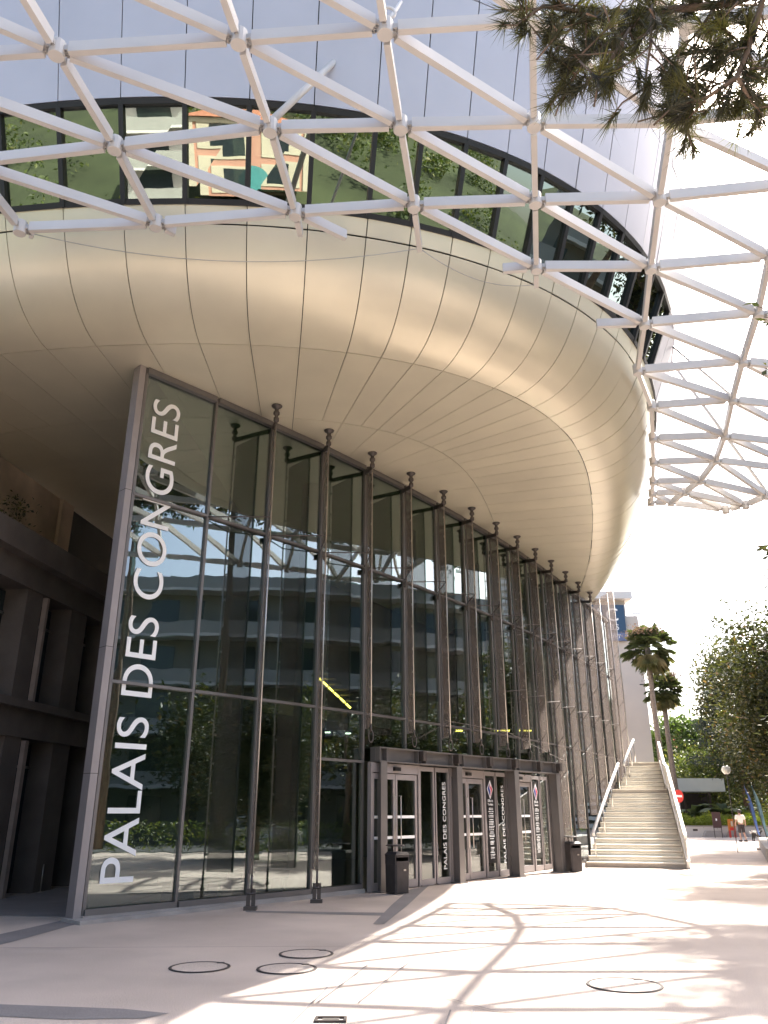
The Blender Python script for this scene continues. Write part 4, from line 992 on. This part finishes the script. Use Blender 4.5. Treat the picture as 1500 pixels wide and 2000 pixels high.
# garden bed: low wall, lime grass mounds
yb = 59.0
xb0, xb1 = aty(1332, 1630, yb)[0], aty(1560, 1630, yb)[0]
t = thing('bed_wall', ((xb0 + xb1) / 2, yb, 0), 'low pale garden wall in front of the lime green planting', 'wall')
MB().box(((xb0 + xb1) / 2, yb + .15, .33), (xb1 - xb0) / 2, .15, .33).build('wall', M['wallw'], t)
MB().box(((xb0 + xb1) / 2, yb + .15, .70), (xb1 - xb0) / 2 + .03, .19, .035).build('coping', M['kerb'], t)
c = aty(1358, 1621, yb - .01); MB().box((c[0], yb - .01, c[2]), .16, .012, .06).build('vent', M['iron'], t)
for px in (1394, 1440):
    c = aty(px, 1630, yb - .2); mb = MB(); mb.add([(c[0] - .75, yb - .35, 0), (c[0] + .75, yb - .35, 0), (c[0] + .75, yb - .003, 0), (c[0] - .75, yb - .003, 0), (c[0] - .5, yb - .25, .42), (c[0] + .5, yb - .25, .42), (c[0] + .5, yb - .003, .42), (c[0] - .5, yb - .003, .42)], [(0, 1, 5, 4), (1, 2, 6, 5), (2, 3, 7, 6), (3, 0, 4, 7), (4, 5, 6, 7)]); mb.build('buttress', M['kerb'], t)
mb = MB(); n = 6500
for k in range(16):
    cx = rng.uniform(xb0 + .3, xb1); cy = rng.uniform(yb + .6, yb + 2.4); rr = rng.uniform(.55, .95)
    P = rng.normal(0, 1, (650, 3)); P /= np.linalg.norm(P, axis=1)[:, None]; P[:, 2] = abs(P[:, 2]) * .85; P = P * rr * rng.uniform(.6, 1, 650)[:, None] ** .5 + (cx, cy, .75); leaf_quads(mb, P, .36, .10, .1)
o = mb.build('lime_grass', M['lime']); tag(o, None, None, None, 'stuff')
MB().box(((xb0 + xb1) / 2, yb + 3.3, .34), (xb1 - xb0) / 2, 3.0, .34).build('bed_soil', M['trunk'])['kind'] = 'structure'
# pavilion roof
c0_, c1_ = aty(1300, 1545, 65), aty(1416, 1545, 65)
t = thing('garden_pavilion', ((c0_[0] + c1_[0]) / 2, 66, 0), 'low pavilion with a flat pale grey roof behind the garden bed', 'pavilion')
MB().box(((c0_[0] + c1_[0]) / 2, 66.8, (aty(1350, 1533, 65)[2])), (c1_[0] - c0_[0]) / 2, 1.9, .48).build('roof', M['shade'], t)
for x in (c0_[0] + .3, (c0_[0] + c1_[0]) / 2, c1_[0] - .3): MB().box((x, 67.5, 1.6), .08, .08, 1.55).build('post', M['dsteel'], t)
MB().box(((c0_[0] + c1_[0]) / 2, 68.5, 1.5), (c1_[0] - c0_[0]) / 2 - .1, .08, 1.5).build('back_wall', M['dark'], t)
# dark hedge wall far behind to close the view
mb = MB(); P = np.c_[rng.uniform(24, 62, 9000), rng.uniform(92, 97, 9000), rng.uniform(0, 4.6, 9000)]; leaf_quads(mb, P, .7, .6); tag(mb.build('far_hedge', M['shrub']), None, None, None, 'stuff')

# house with a red roof
c = aty(1365, 1420, 120); t = thing('red_roof_house', (c[0], 120, 0), 'pink house with a red tiled roof far behind the umbrella pine', 'house')
MB().box((c[0] + 3, 124, 5.8), 6.5, 4, 5.8).build('wall', M['pink'], t)
mb = MB(); x0, x1, y0, y1, z0 = c[0] - 4, c[0] + 10, 119.5, 128.5, 11.6
mb.add([(x0, y0, z0), (x1, y0, z0), (x1, y1, z0), (x0, y1, z0), (x0 + 3, 124, z0 + 2.4), (x1 - 3, 124, z0 + 2.4)], [(0, 1, 5, 4), (1, 2, 5), (2, 3, 4, 5), (3, 0, 4), (3, 2, 1, 0)]); mb.build('roof', M['roofred'], t)
for x in (-2, 1, 4, 7): MB().box((c[0] + x, 119.98, 9.5), .5, .05, .8).build('window', M['win'], t)

# ================================================================ HOTEL
HY = 70.0
hx1 = aty(1278, 1490, HY)[0]; hx0 = hx1 - 14
t = thing('hotel', (hx0 + 7, HY, 0), 'beige hotel block with a dark blue sign behind the staircase', 'building')
htop = aty(1240, 1203, HY)[2]
MB().box(((hx0 + hx1) / 2, HY + 6, htop / 2), (hx1 - hx0) / 2, 6, htop / 2).build('wall', M['hotel'], t)
xr = aty(1232, 1165, HY - .3)[0]; ztop = aty(1220, 1159, HY)[2]
MB().box(((hx0 + xr - .5) / 2, HY + 3, htop + (ztop - .65 - htop) / 2), (xr - .5 - hx0) / 2, 2.9, (ztop - .65 - htop) / 2).build('tower', M['hotel'], t)
MB().box(((hx0 + xr) / 2, HY + 2.7, ztop - .32), (xr - hx0) / 2, 3.4, .32).build('cornice', M['hotelw'], t)
MB().box((hx1 + .35, HY + 3, .94 * 1.5 / 1), .35, 2, 1.4).build('side_wing', M['hotel'], t)
for px0, px1, py in ((1268, 1292, 1331), (1262, 1286, 1233), (1275, 1296, 1420)):
    a = aty(px0, py, HY + 7); b = aty(px1, py, HY + 7); s_ = MB().box((hx1 + .5, HY + 8, a[2]), .9, 3.0, .12).build('balcony', M['hotelw'], t)
    MB().box((hx1 + 1.38, HY + 8, a[2] + .65), .03, 3.0, .5).build('balustrade', M['hotelw'], s_)
MB().box(((hx0 + hx1) / 2, HY - .05, 4.3), (hx1 - hx0) / 2, .06, .12).build('string_course', M['hotelw'], t)
# projecting sign
sy = HY - .25
zt_, zb_, zm = aty(1215, 1182, sy)[2], aty(1215, 1252, sy)[2], aty(1215, 1236, sy)[2]
xs1 = aty(1224, 1245, sy)[0]; xs0 = xs1 - 3.6
s_ = MB().box(((xs0 + xs1) / 2, sy, (zt_ + zm) / 2), (xs1 - xs0) / 2, .12, (zt_ - zm) / 2).build('hotel_sign', M['signb'], t)
MB().box(((xs0 + xs1) / 2, sy, (zm + zb_) / 2 - .002), (xs1 - xs0) / 2, .12, (zm - zb_) / 2 - .01).build('sign_foot', M['signb2'], s_)
hs = zt_ - zm
put_text('AC', (xs0 + .75, sy - .135, zm + hs * .42), (1, 0, 0), (0, 0, 1), 2.25, hs * .45, M['white'], 'sign_letter', s_)
put_text('HOTELS', (xs0 + .72, sy - .135, zm + hs * .10), (1, 0, 0), (0, 0, 1), 2.25, hs * .19, M['white'], 'sign_letter', s_)
put_text('MARRIOTT', (xs0 + .62, sy - .135, zb_ + (zm - zb_) * .32), (1, 0, 0), (0, 0, 1), 2.45, (zm - zb_) * .42, M['white'], 'sign_letter', s_)

# street lamps sticking out behind the hotel edge
for px0, px1, py, Yp, lab in ((1236, 1278, 1199, 66, 'slim dark street lamp arm high beside the hotel top'), (1252, 1294, 1337, 66.6, 'slim dark street lamp arm halfway up before the palms')):
    a = aty(px0, py, Yp); b = aty(px1, py, Yp); xt = b[0] + .0
    t = thing('street_lamp', (b[0], Yp, 0), lab, 'street lamp', 'street lamps beyond the stairs')
    MB().tube([(b[0], Yp, 0), (b[0], Yp, 4.0), (b[0], Yp, a[2] - .3), (b[0] - .1, Yp, a[2]), (a[0] + .5, Yp, a[2])], [.03, .025, .016, .016, .016], 6).build('mast', M['hotelw'], t)
    MB().box((a[0] + .28, Yp, a[2]), .36, .10, .04).build('lantern', M['dsteel'], t)
# globe lamp
c = aty(1418, 1503, 36.8); t = thing('globe_lamp', (c[0], 36.8, 0), 'round opal globe lamp among the magnolia leaves', 'street lamp')
MB().tube([(c[0], 36.8, 0), (c[0], 36.8, c[2] - .2)], .018, 6).build('pole', M['dsteel'], t); MB().lathe((c[0], 36.8, c[2] - .2), [(.02, .02)] + [(.19 * math.sin(x), .19 - .19 * math.cos(x)) for x in np.linspace(.25, 3.0, 12)], 18).build('globe', M['globe'], t)

# signs and small things by the path
c = aty(1404, 1634, 57.5); Yp = 57.5
t = thing('notice_board', (c[0], Yp, 0), 'brown notice board on two thin legs at the end of the path', 'sign')
zb_, zt_ = aty(1404, 1617, Yp)[2], aty(1404, 1586, Yp)[2]
bo = MB().box((c[0], Yp, (zb_ + zt_) / 2), .28, .03, (zt_ - zb_) / 2).build('board', M['brownboard'], t); MB().box((c[0] - .03, Yp - .034, (zb_ + zt_) / 2 + .02), .05, .003, .07).build('badge', M['white'], bo)
for s_ in (-1, 1): MB().box((c[0] + s_ * .25, Yp + .005, zb_ / 2 + .3), .018, .018, zb_ / 2 + .3).build('leg', M['dsteel'], t)
Yp = 58.0; c = aty(1430, 1622, Yp); t = thing('orange_sign', (c[0], Yp, 0), 'small orange and red folding sign left of the walking person', 'sign')
mb = MB(); mb.add([(c[0] - .2, Yp - .15, c[2]), (c[0] + .2, Yp - .15, c[2]), (c[0] + .2, Yp + .15, c[2]), (c[0] - .2, Yp + .15, c[2]), (c[0] - .22, Yp - .02, c[2] + .72), (c[0] + .22, Yp - .02, c[2] + .72), (c[0] + .22, Yp + .02, c[2] + .72), (c[0] - .22, Yp + .02, c[2] + .72)], [(0, 1, 5, 4), (1, 2, 6, 5), (2, 3, 7, 6), (3, 0, 4, 7), (4, 5, 6, 7)]); bo = mb.build('panel', M['orange'], t)
MB().box((c[0], Yp - .14, c[2] + .10), .19, .012, .09).build('red_band', M['red'], bo); MB().box((c[0], Yp - .09, c[2] + .42), .06, .012, .16).build('pale_mark', M['cream'], bo)
for s_ in (-1, 1): MB().box((c[0] + s_ * .17, Yp, c[2] / 2), .02, .12, c[2] / 2).build('leg', M['red'], t)
# no entry sign
c = aty(1325, 1555, 47); t = thing('no_entry_sign', (c[0], 47, 0), 'round red no entry sign seen edge on behind the stair rail', 'sign')
MB().tube([(c[0], 47, 0), (c[0], 47, c[2] + .3)], .03, 8).build('pole', M['steel'], t)
ax = np.array((.45, -.89, 0)); sx = np.array((.89, .45, 0)); th = np.linspace(0, 6.283, 25)[:-1]
mb = MB(); ctr = np.array((c[0], 46.95, c[2])); P = [ctr + sx * .34 * math.cos(a) + np.array((0, 0, .34 * math.sin(a))) for a in th]; mb.add([p + ax * .02 for p in P] + list(P), [list(range(24)), list(range(24, 48))[::-1]] + [(i, (i + 1) % 24, 24 + (i + 1) % 24, 24 + i) for i in range(24)]); di = mb.build('disc', M['red'], t)
MB().box(ctr + ax * .024, .23, .003, .055, (sx, ax, (0, 0, 1))).build('bar', M['white'], di)
# feather flags
def flag(px, ybase, m, lab, s_):
    c = atz(px, ybase, 0); Yp = c[1]; zt_ = aty(px - 18, 1533, Yp)[2]
    t = thing('feather_flag', (c[0], Yp, 0), lab, 'flag', 'feather flags at the right')
    tip = np.array((c[0] - .40, Yp, zt_)); base = np.array((c[0], Yp, 0))
    pole = [base, base * .6 + tip * .4 + (-.05, 0, 0), tip]
    MB().tube(pole, [.02, .016, .008], 7).build('pole', M['dsteel'], t)
    MB().box((c[0], Yp, .03), .2, .2, .03).build('foot', M['dsteel'], t)
    mb = MB(); L, Rr = [], []
    for u in np.linspace(.25, 1, 10):
        p = base * (1 - u) + tip * u + np.array((-.05 * math.sin(u * 3), 0, 0)); wd = .34 * math.sin(min(1, (1.02 - u) * 3.5 + .1) * 1.57)
        L.append(p - (.01, 0, 0)); Rr.append(p + np.array((wd * .7, wd * .6 + .08 * math.sin(u * 7), -.12)))
    n = len(L); off = np.array((0, .012, 0)); mb.add(L + Rr + [p + off for p in L + Rr], [(i, i + 1, n + i + 1, n + i) for i in range(n - 1)] + [(2 * n + i + 1, 2 * n + i, 3 * n + i, 3 * n + i + 1) for i in range(n - 1)], True); mb.build('banner', m, t)
flag(1490, 1660, M['blue'], 'dark blue feather flag, left one of the pair at the right edge', 1)
flag(1507, 1664, M['lblue'], 'pale blue and white feather flag, right one of the pair', 2)
# planter at the right edge
q = [G(1483, 1655), G(1500, 1686), G(1600, 1690), G(1560, 1652)]
t = thing('stone_planter', (q[0][0] + .8, q[0][1], 0), 'low stone planter with grassy plants at the right edge', 'planter')
MB().slab(q, 0, .45).build('wall', M['kerb'], t)
mb = MB(); leaf_quads(mb, np.c_[rng.uniform(q[0][0] + .2, q[0][0] + 2.5, 700), rng.uniform(q[1][1] + 1.2, q[0][1] - .2, 700), .45 + rng.random(700) * .45], .3, .2); o = mb.build('planting', M['shrub'], t); o['kind'] = 'stuff'
# people
def skin_fig(name, m, V, E, RR, parent, root=0):
    me = bpy.data.meshes.new(name); me.from_pydata([tuple(v) for v in V], E, []); me.materials.append(m)
    o = bpy.data.objects.new(name, me); COL.objects.link(o); o.parent = parent
    md = o.modifiers.new('skin', 'SKIN'); md.use_smooth_shade = True
    sv = me.skin_vertices[0].data
    for i, r_ in enumerate(RR):
        r_ = r_ if hasattr(r_, '__len__') else (r_, r_)
        sv[i].radius = r_
    sv[root].use_root = True
    sb_ = o.modifiers.new('sub', 'SUBSURF'); sb_.levels = 1; sb_.render_levels = 2
    return o
c = atz(1452, 1644, 0)
per = thing('person', (c[0], c[1], 0), 'person in a white shirt and dark knee length trousers walking away', 'person')
V = [(0, 0, .95), (0, .01, 1.12), (0, .02, 1.36), (0, .02, 1.47), (0, .03, 1.55), (0, .035, 1.63), (0, .03, 1.70),
     (-.19, .02, 1.40), (-.27, -.02, 1.14), (-.29, .06, .92), (-.29, .09, .84), (.19, .02, 1.40), (.27, .02, 1.14), (.31, .12, .93), (.32, .15, .85),
     (-.09, 0, .90), (-.10, .10, .50), (-.10, .02, .10), (-.10, .16, .04), (.09, 0, .90), (.10, -.02, .50), (.10, -.20, .13), (.10, -.10, .04)]
E_ = [(0, 1), (1, 2), (2, 3), (3, 4), (4, 5), (5, 6), (2, 7), (7, 8), (8, 9), (9, 10), (2, 11), (11, 12), (12, 13), (13, 14), (0, 15), (15, 16), (16, 17), (17, 18), (0, 19), (19, 20), (20, 21), (21, 22)]
RR = [(.15, .10), (.14, .10), (.17, .11), .055, .06, .095, .07, .06, .045, .035, .035, .06, .045, .035, .035, .085, .055, .038, .04, .085, .055, .038, .04]
skin_fig('body', M['skin'], V, E_, RR, per)
V2 = [(0, 0, .93), (0, .01, 1.12), (0, .02, 1.36), (0, .02, 1.45), (-.2, .02, 1.39), (-.265, -.01, 1.18), (.2, .02, 1.39), (.265, .02, 1.18)]
skin_fig('shirt', M['shirt'], V2, [(0, 1), (1, 2), (2, 3), (2, 4), (4, 5), (2, 6), (6, 7)], [(.175, .125), (.16, .12), (.19, .13), .07, .085, .075, .085, .075], per)
V3 = [(0, 0, .95), (-.09, 0, .86), (-.10, .095, .46), (.09, 0, .86), (.10, -.015, .46)]
skin_fig('trousers', M['trouser'], V3, [(0, 1), (1, 2), (0, 3), (3, 4)], [(.16, .115), .105, .085, .105, .085], per)
mb = MB(); mb.lathe((0, .015, 1.54), [(.07, 0), (.098, .05), (.108, .11), (.102, .16), (.07, .21), (.02, .23)], 14); hh = mb.build('hair', M['hair']); hh.parent = per
for x, y in ((-.10, .11), (.10, -.14)):
    s_ = MB().box((x, y, .045), .05, .13, .045).build('shoe', M['trouser']); s_.parent = per
dog = thing('dog', (c[0] + .75, c[1] - .1, 0), 'black and white dog walking at the right side of the person', 'dog')
V = [(0, -.22, .40), (0, 0, .42), (0, .24, .42), (0, .36, .52), (0, .46, .60), (0, .58, .57), (-.07, .24, .24), (-.07, .22, .02), (.07, .24, .24), (.07, .30, .02), (-.07, -.20, .30), (-.07, -.27, .18), (-.07, -.24, .02), (.07, -.20, .30), (.07, -.30, .18), (.07, -.30, .02), (0, -.34, .50), (0, -.42, .62)]
skin_fig('body', M['dogb'], V, [(1, 0), (1, 2), (2, 3), (3, 4), (4, 5), (2, 6), (6, 7), (2, 8), (8, 9), (0, 10), (10, 11), (11, 12), (0, 13), (13, 14), (14, 15), (0, 16), (16, 17)], [.12, .13, .14, .085, .085, .045, .045, .03, .045, .03, .065, .035, .03, .065, .035, .03, .03, .02], dog, 1)
for s_ in (-1, 1):
    e = MB().box((s_ * .055, .43, .69), .02, .025, .05).build('ear', M['dogb']); e.parent = dog
dw = MB(); leaf_quads(dw, np.array((0, -.12, .53)) + rng.normal(0, 1, (160, 3)) * (.09, .12, .03), .10, .5); dw.t = []; o = dw.build('white_back', M['dogw']); o.parent = dog
dog.rotation_euler = (0, 0, R(-62))

# ================================================================ WHAT THE GLASS MIRRORS (right of the plaza and behind the camera)
def block(name, x, y, rz, W, D, H, fl_, lab, mw, balc=True, louvre=False, roof=None, z0=0):
    t = thing(name, (0, 0, 0), lab, 'building', 'buildings mirrored in the glass')
    MB().box((0, D / 2, H / 2), W / 2, D / 2, H / 2).build('wall', mw, t)
    fh = H / fl_
    for f_ in range(fl_):
        zc = f_ * fh
        nb = max(2, int(W / 4))
        mw_ = MB()
        for k in range(nb):
            xx = -W / 2 + (k + .5) * W / nb
            MB().box((xx, -.02, zc + fh * .5), W / nb * (.16 if roof else .28), .06, fh * .32).build('window', M['win'], t)
            if roof: MB().box((xx, -.03, zc + fh * .5), W / nb * .34, .045, fh * .40).build('window_frame', M['cream'], t)
        if balc:
            s_ = MB().box((0, -.75, zc + fh * .97), W / 2 + .1, .75, .10).build('balcony', M['hotelw'], t)
            MB().box((0, -1.47, zc + fh * .97 + .55), W / 2 + .1, .03, .45).build('balustrade', M['balu'], s_)
        if louvre:
            for q in range(5): MB().box((0, -.35, zc + fh * (q + .5) / 5), W / 2, .06, fh * .05).build('louvre', M['louvre'], t)
    if roof:
        mb = MB(); a, b = W / 2 + .5, D + .5
        mb.add([(-a, -.5, H), (a, -.5, H), (a, b, H), (-a, b, H), (-a + b / 2, D / 2, H + 1.8), (a - b / 2, D / 2, H + 1.8)], [(0, 1, 5, 4), (1, 2, 5), (2, 3, 4, 5), (3, 0, 4), (3, 2, 1, 0)]); mb.build('roof', roof, t)
    t.location = (x, y, z0); t.rotation_euler = (0, 0, rz); return t
block('apartment_block', 40, 22, R(-90), 46, 12, 17.0, 5, 'five storey apartment block with long balconies mirrored in the lobby glass', M['aptm'])
block('louvred_block', 47, 66, R(-78), 26, 12, 27, 8, 'tall block with white horizontal louvres mirrored in the far lobby panes', M['hotel'], False, True)
pk = block('villa', -4, -46, R(178), 13, 9, 6.5, 2, 'pink villa with a terracotta roof mirrored in the high window band', M['pink'], False, False, M['roofred'], 8.0)
block('white_apartments', -20, -44, R(160), 14, 9, 11, 4, 'white apartment block with curved balconies mirrored left in the window band', M['hotelw'], True, False, None, 6.0)
mb = MB(); n = 26
HX = np.linspace(-140, 160, 40); HYs = np.linspace(-25, -170, 22)
def hz(x, y): tt = (-25 - y) / 145; return -1.5 + 46 * tt ** .8 + 3 * math.sin(x * .05 + 1) * tt + 2 * math.sin(x * .13 + y * .07) * tt + (9.5 if False else 0)
mb.add([(x, y, hz(x, y)) for y in HYs for x in HX], [(j * 40 + i, j * 40 + i + 1, (j + 1) * 40 + i + 1, (j + 1) * 40 + i) for j in range(21) for i in range(39)], True)
o = mb.build('hillside', M['hill']); o['kind'] = 'structure'
mb = MB()
for k in range(240):
    x = rng.uniform(-70, 120); y = rng.uniform(-140, -34); z = hz(x, y); rr = rng.uniform(1.6, 3.6)
    if -12 < x < 4 and y > -60: continue
    P, _ = clump_pts(330, (x, y, z + rr * .7), (rr, rr, rr), 14, .3); leaf_quads(mb, P, .55, .6)
tag(mb.build('hillside_scrub', M['shrub']), None, None, None, 'stuff')
# road with a parked car, hedge along it
MB().sheet([(18.5, -60), (60, -60), (60, 36), (18.5, 36)], .004).build('road', M['asphalt'])['kind'] = 'structure'
mb = MB(); P = np.c_[rng.uniform(18.6, 19.7, 5200), rng.uniform(4, 30, 5200), rng.uniform(.1, 1.25, 5200)]; leaf_quads(mb, P, .16, .5); tag(mb.build('clipped_hedge', M['shrub']), None, None, None, 'stuff')
def car(loc, rz, lab):
    t = thing('parked_car', (0, 0, 0), lab, 'car')
    side_p = [(-2.0, .25), (-2.05, .65), (-1.95, .92), (-1.55, 1.38), (-1.2, 1.47), (.1, 1.47), (.75, 1.0), (1.75, .85), (2.0, .62), (2.02, .25)]
    mb = MB(); n = len(side_p); rows = []
    for yy, sc in ((-.86, .94), (-.84, 1), (.84, 1), (.86, .94)):
        rows.append([(x * (1 if sc == 1 else .99), yy * (1 if z < 1.0 else .84), .25 + (z - .25) * sc) for x, z in side_p])
    mb.add([p for r_ in rows for p in r_], [(j * n + i, (j + 1) * n + i, (j + 1) * n + (i + 1) % n, j * n + (i + 1) % n) for j in range(3) for i in range(n)] + [list(range(n)), list(range(3 * n, 4 * n))[::-1]]); mb.build('body', M['carp'], t)
    for s_ in (-1, 1):
        P = [(-1.45, .98), (-1.15, 1.38), (.05, 1.38), (.6, 1.0)]; mb = MB(); mb.add([(x, s_ * (.862 if z < 1 else .745), z) for x, z in P] , [(0, 1, 2, 3)]); mb.build('side_window', M['win'], t)
        for x in (-1.25, 1.25):
            wh = MB().tube([(x, s_ * .70, .32), (x, s_ * .89, .32)], .32, 18).build('wheel', M['rubber'], t); MB().tube([(x, s_ * .85, .32), (x, s_ * .90, .32)], .19, 14).build('rim', M['steel'], wh)
        MB().box((1.93, s_ * .6, .68), .06, .16, .08).build('headlight', M['globe'], t)
    t.location = loc; t.rotation_euler = (0, 0, rz)
car((22.4, 16.2, 0), R(96), 'silver hatchback parked at the road, mirrored low in the lobby glass')
MB().sheet([(-60, -60), (18.4, -60), (18.4, -7), (-60, -7)], .004).build('road', M['asphalt'])['kind'] = 'structure'
g3 = 'street trees mirrored in the glass'
stt = leafy_tree('street_tree', (31, 2, 0), 'street tree across the road mirrored near the lettering', 'tree', 9, (2.8, 2.8, 3.0), 5.6, 5000, 90, .4, M['leaf'], g3, .16)
for x, y, r_, lab in ((31.5, 11, 1, 'street tree across the road mirrored in the second glass bay'), (30.5, 20, 2, 'street tree across the road mirrored in the third glass bay'), (32, 29, 3, 'street tree across the road mirrored by the entrance'), (31, -8, 4, 'street tree across the road right of the camera'), (29, 37, 5, 'street tree across the road mirrored in the far panes'), (14, -17, 6, 'street tree behind the camera at the right'), (-11, -20, 1.4, 'street tree behind the camera at the left')):
    copy_tree(stt, (x, y, 0), r_, lab)
HX2 = np.linspace(95, 240, 24); HY2 = np.linspace(-60, 130, 24)
def hz2(x, y): tt = (x - 95) / 145; return -1.5 + 55 * max(0, tt) ** .8 + 3 * math.sin(y * .06) * tt
mb = MB(); mb.add([(x, y, hz2(x, y)) for y in HY2 for x in HX2], [(j * 24 + i, j * 24 + i + 1, (j + 1) * 24 + i + 1, (j + 1) * 24 + i) for j in range(23) for i in range(23)], True)
mb.build('hillside', M['hill'])['kind'] = 'structure'
# villa trim: corner quoins, cornice, arched ground floor openings
for sx_ in (-6.3, 6.3): MB().box((sx_, -.06, 3.25), .28, .07, 3.2).build('corner_trim', M['cream'], pk)
MB().box((0, -.07, 6.2), 6.5, .08, .22).build('cornice', M['cream'], pk)
for k, xx in enumerate((-2.2, 2.2)):
    th = np.linspace(0, math.pi, 13); mb = MB()
    mb.add([(xx + 1.1 * math.cos(t), -.09, 1.6 + 1.1 * math.sin(t)) for t in th] + [(xx - 1.1, -.09, 0), (xx + 1.1, -.09, 0)], [list(range(15))[::-1]]); mb.build('arched_opening', M['teal'], pk)
# dry shrub on the terrace at the left edge
tb = leafy_tree('terrace_shrub', (0, 0, 0), 'dry dark shrub on the terrace at the left edge', 'shrub', 2.2, (.6, .6, .8), .85, 700, 26, .10, M['needle'], None, .04, .5, .3)
tb.location = (-8.75, 17.2, 6.8)

pk.scale = (1.2, .8, .74); pk.location = (-3.2, -41, 9.4)
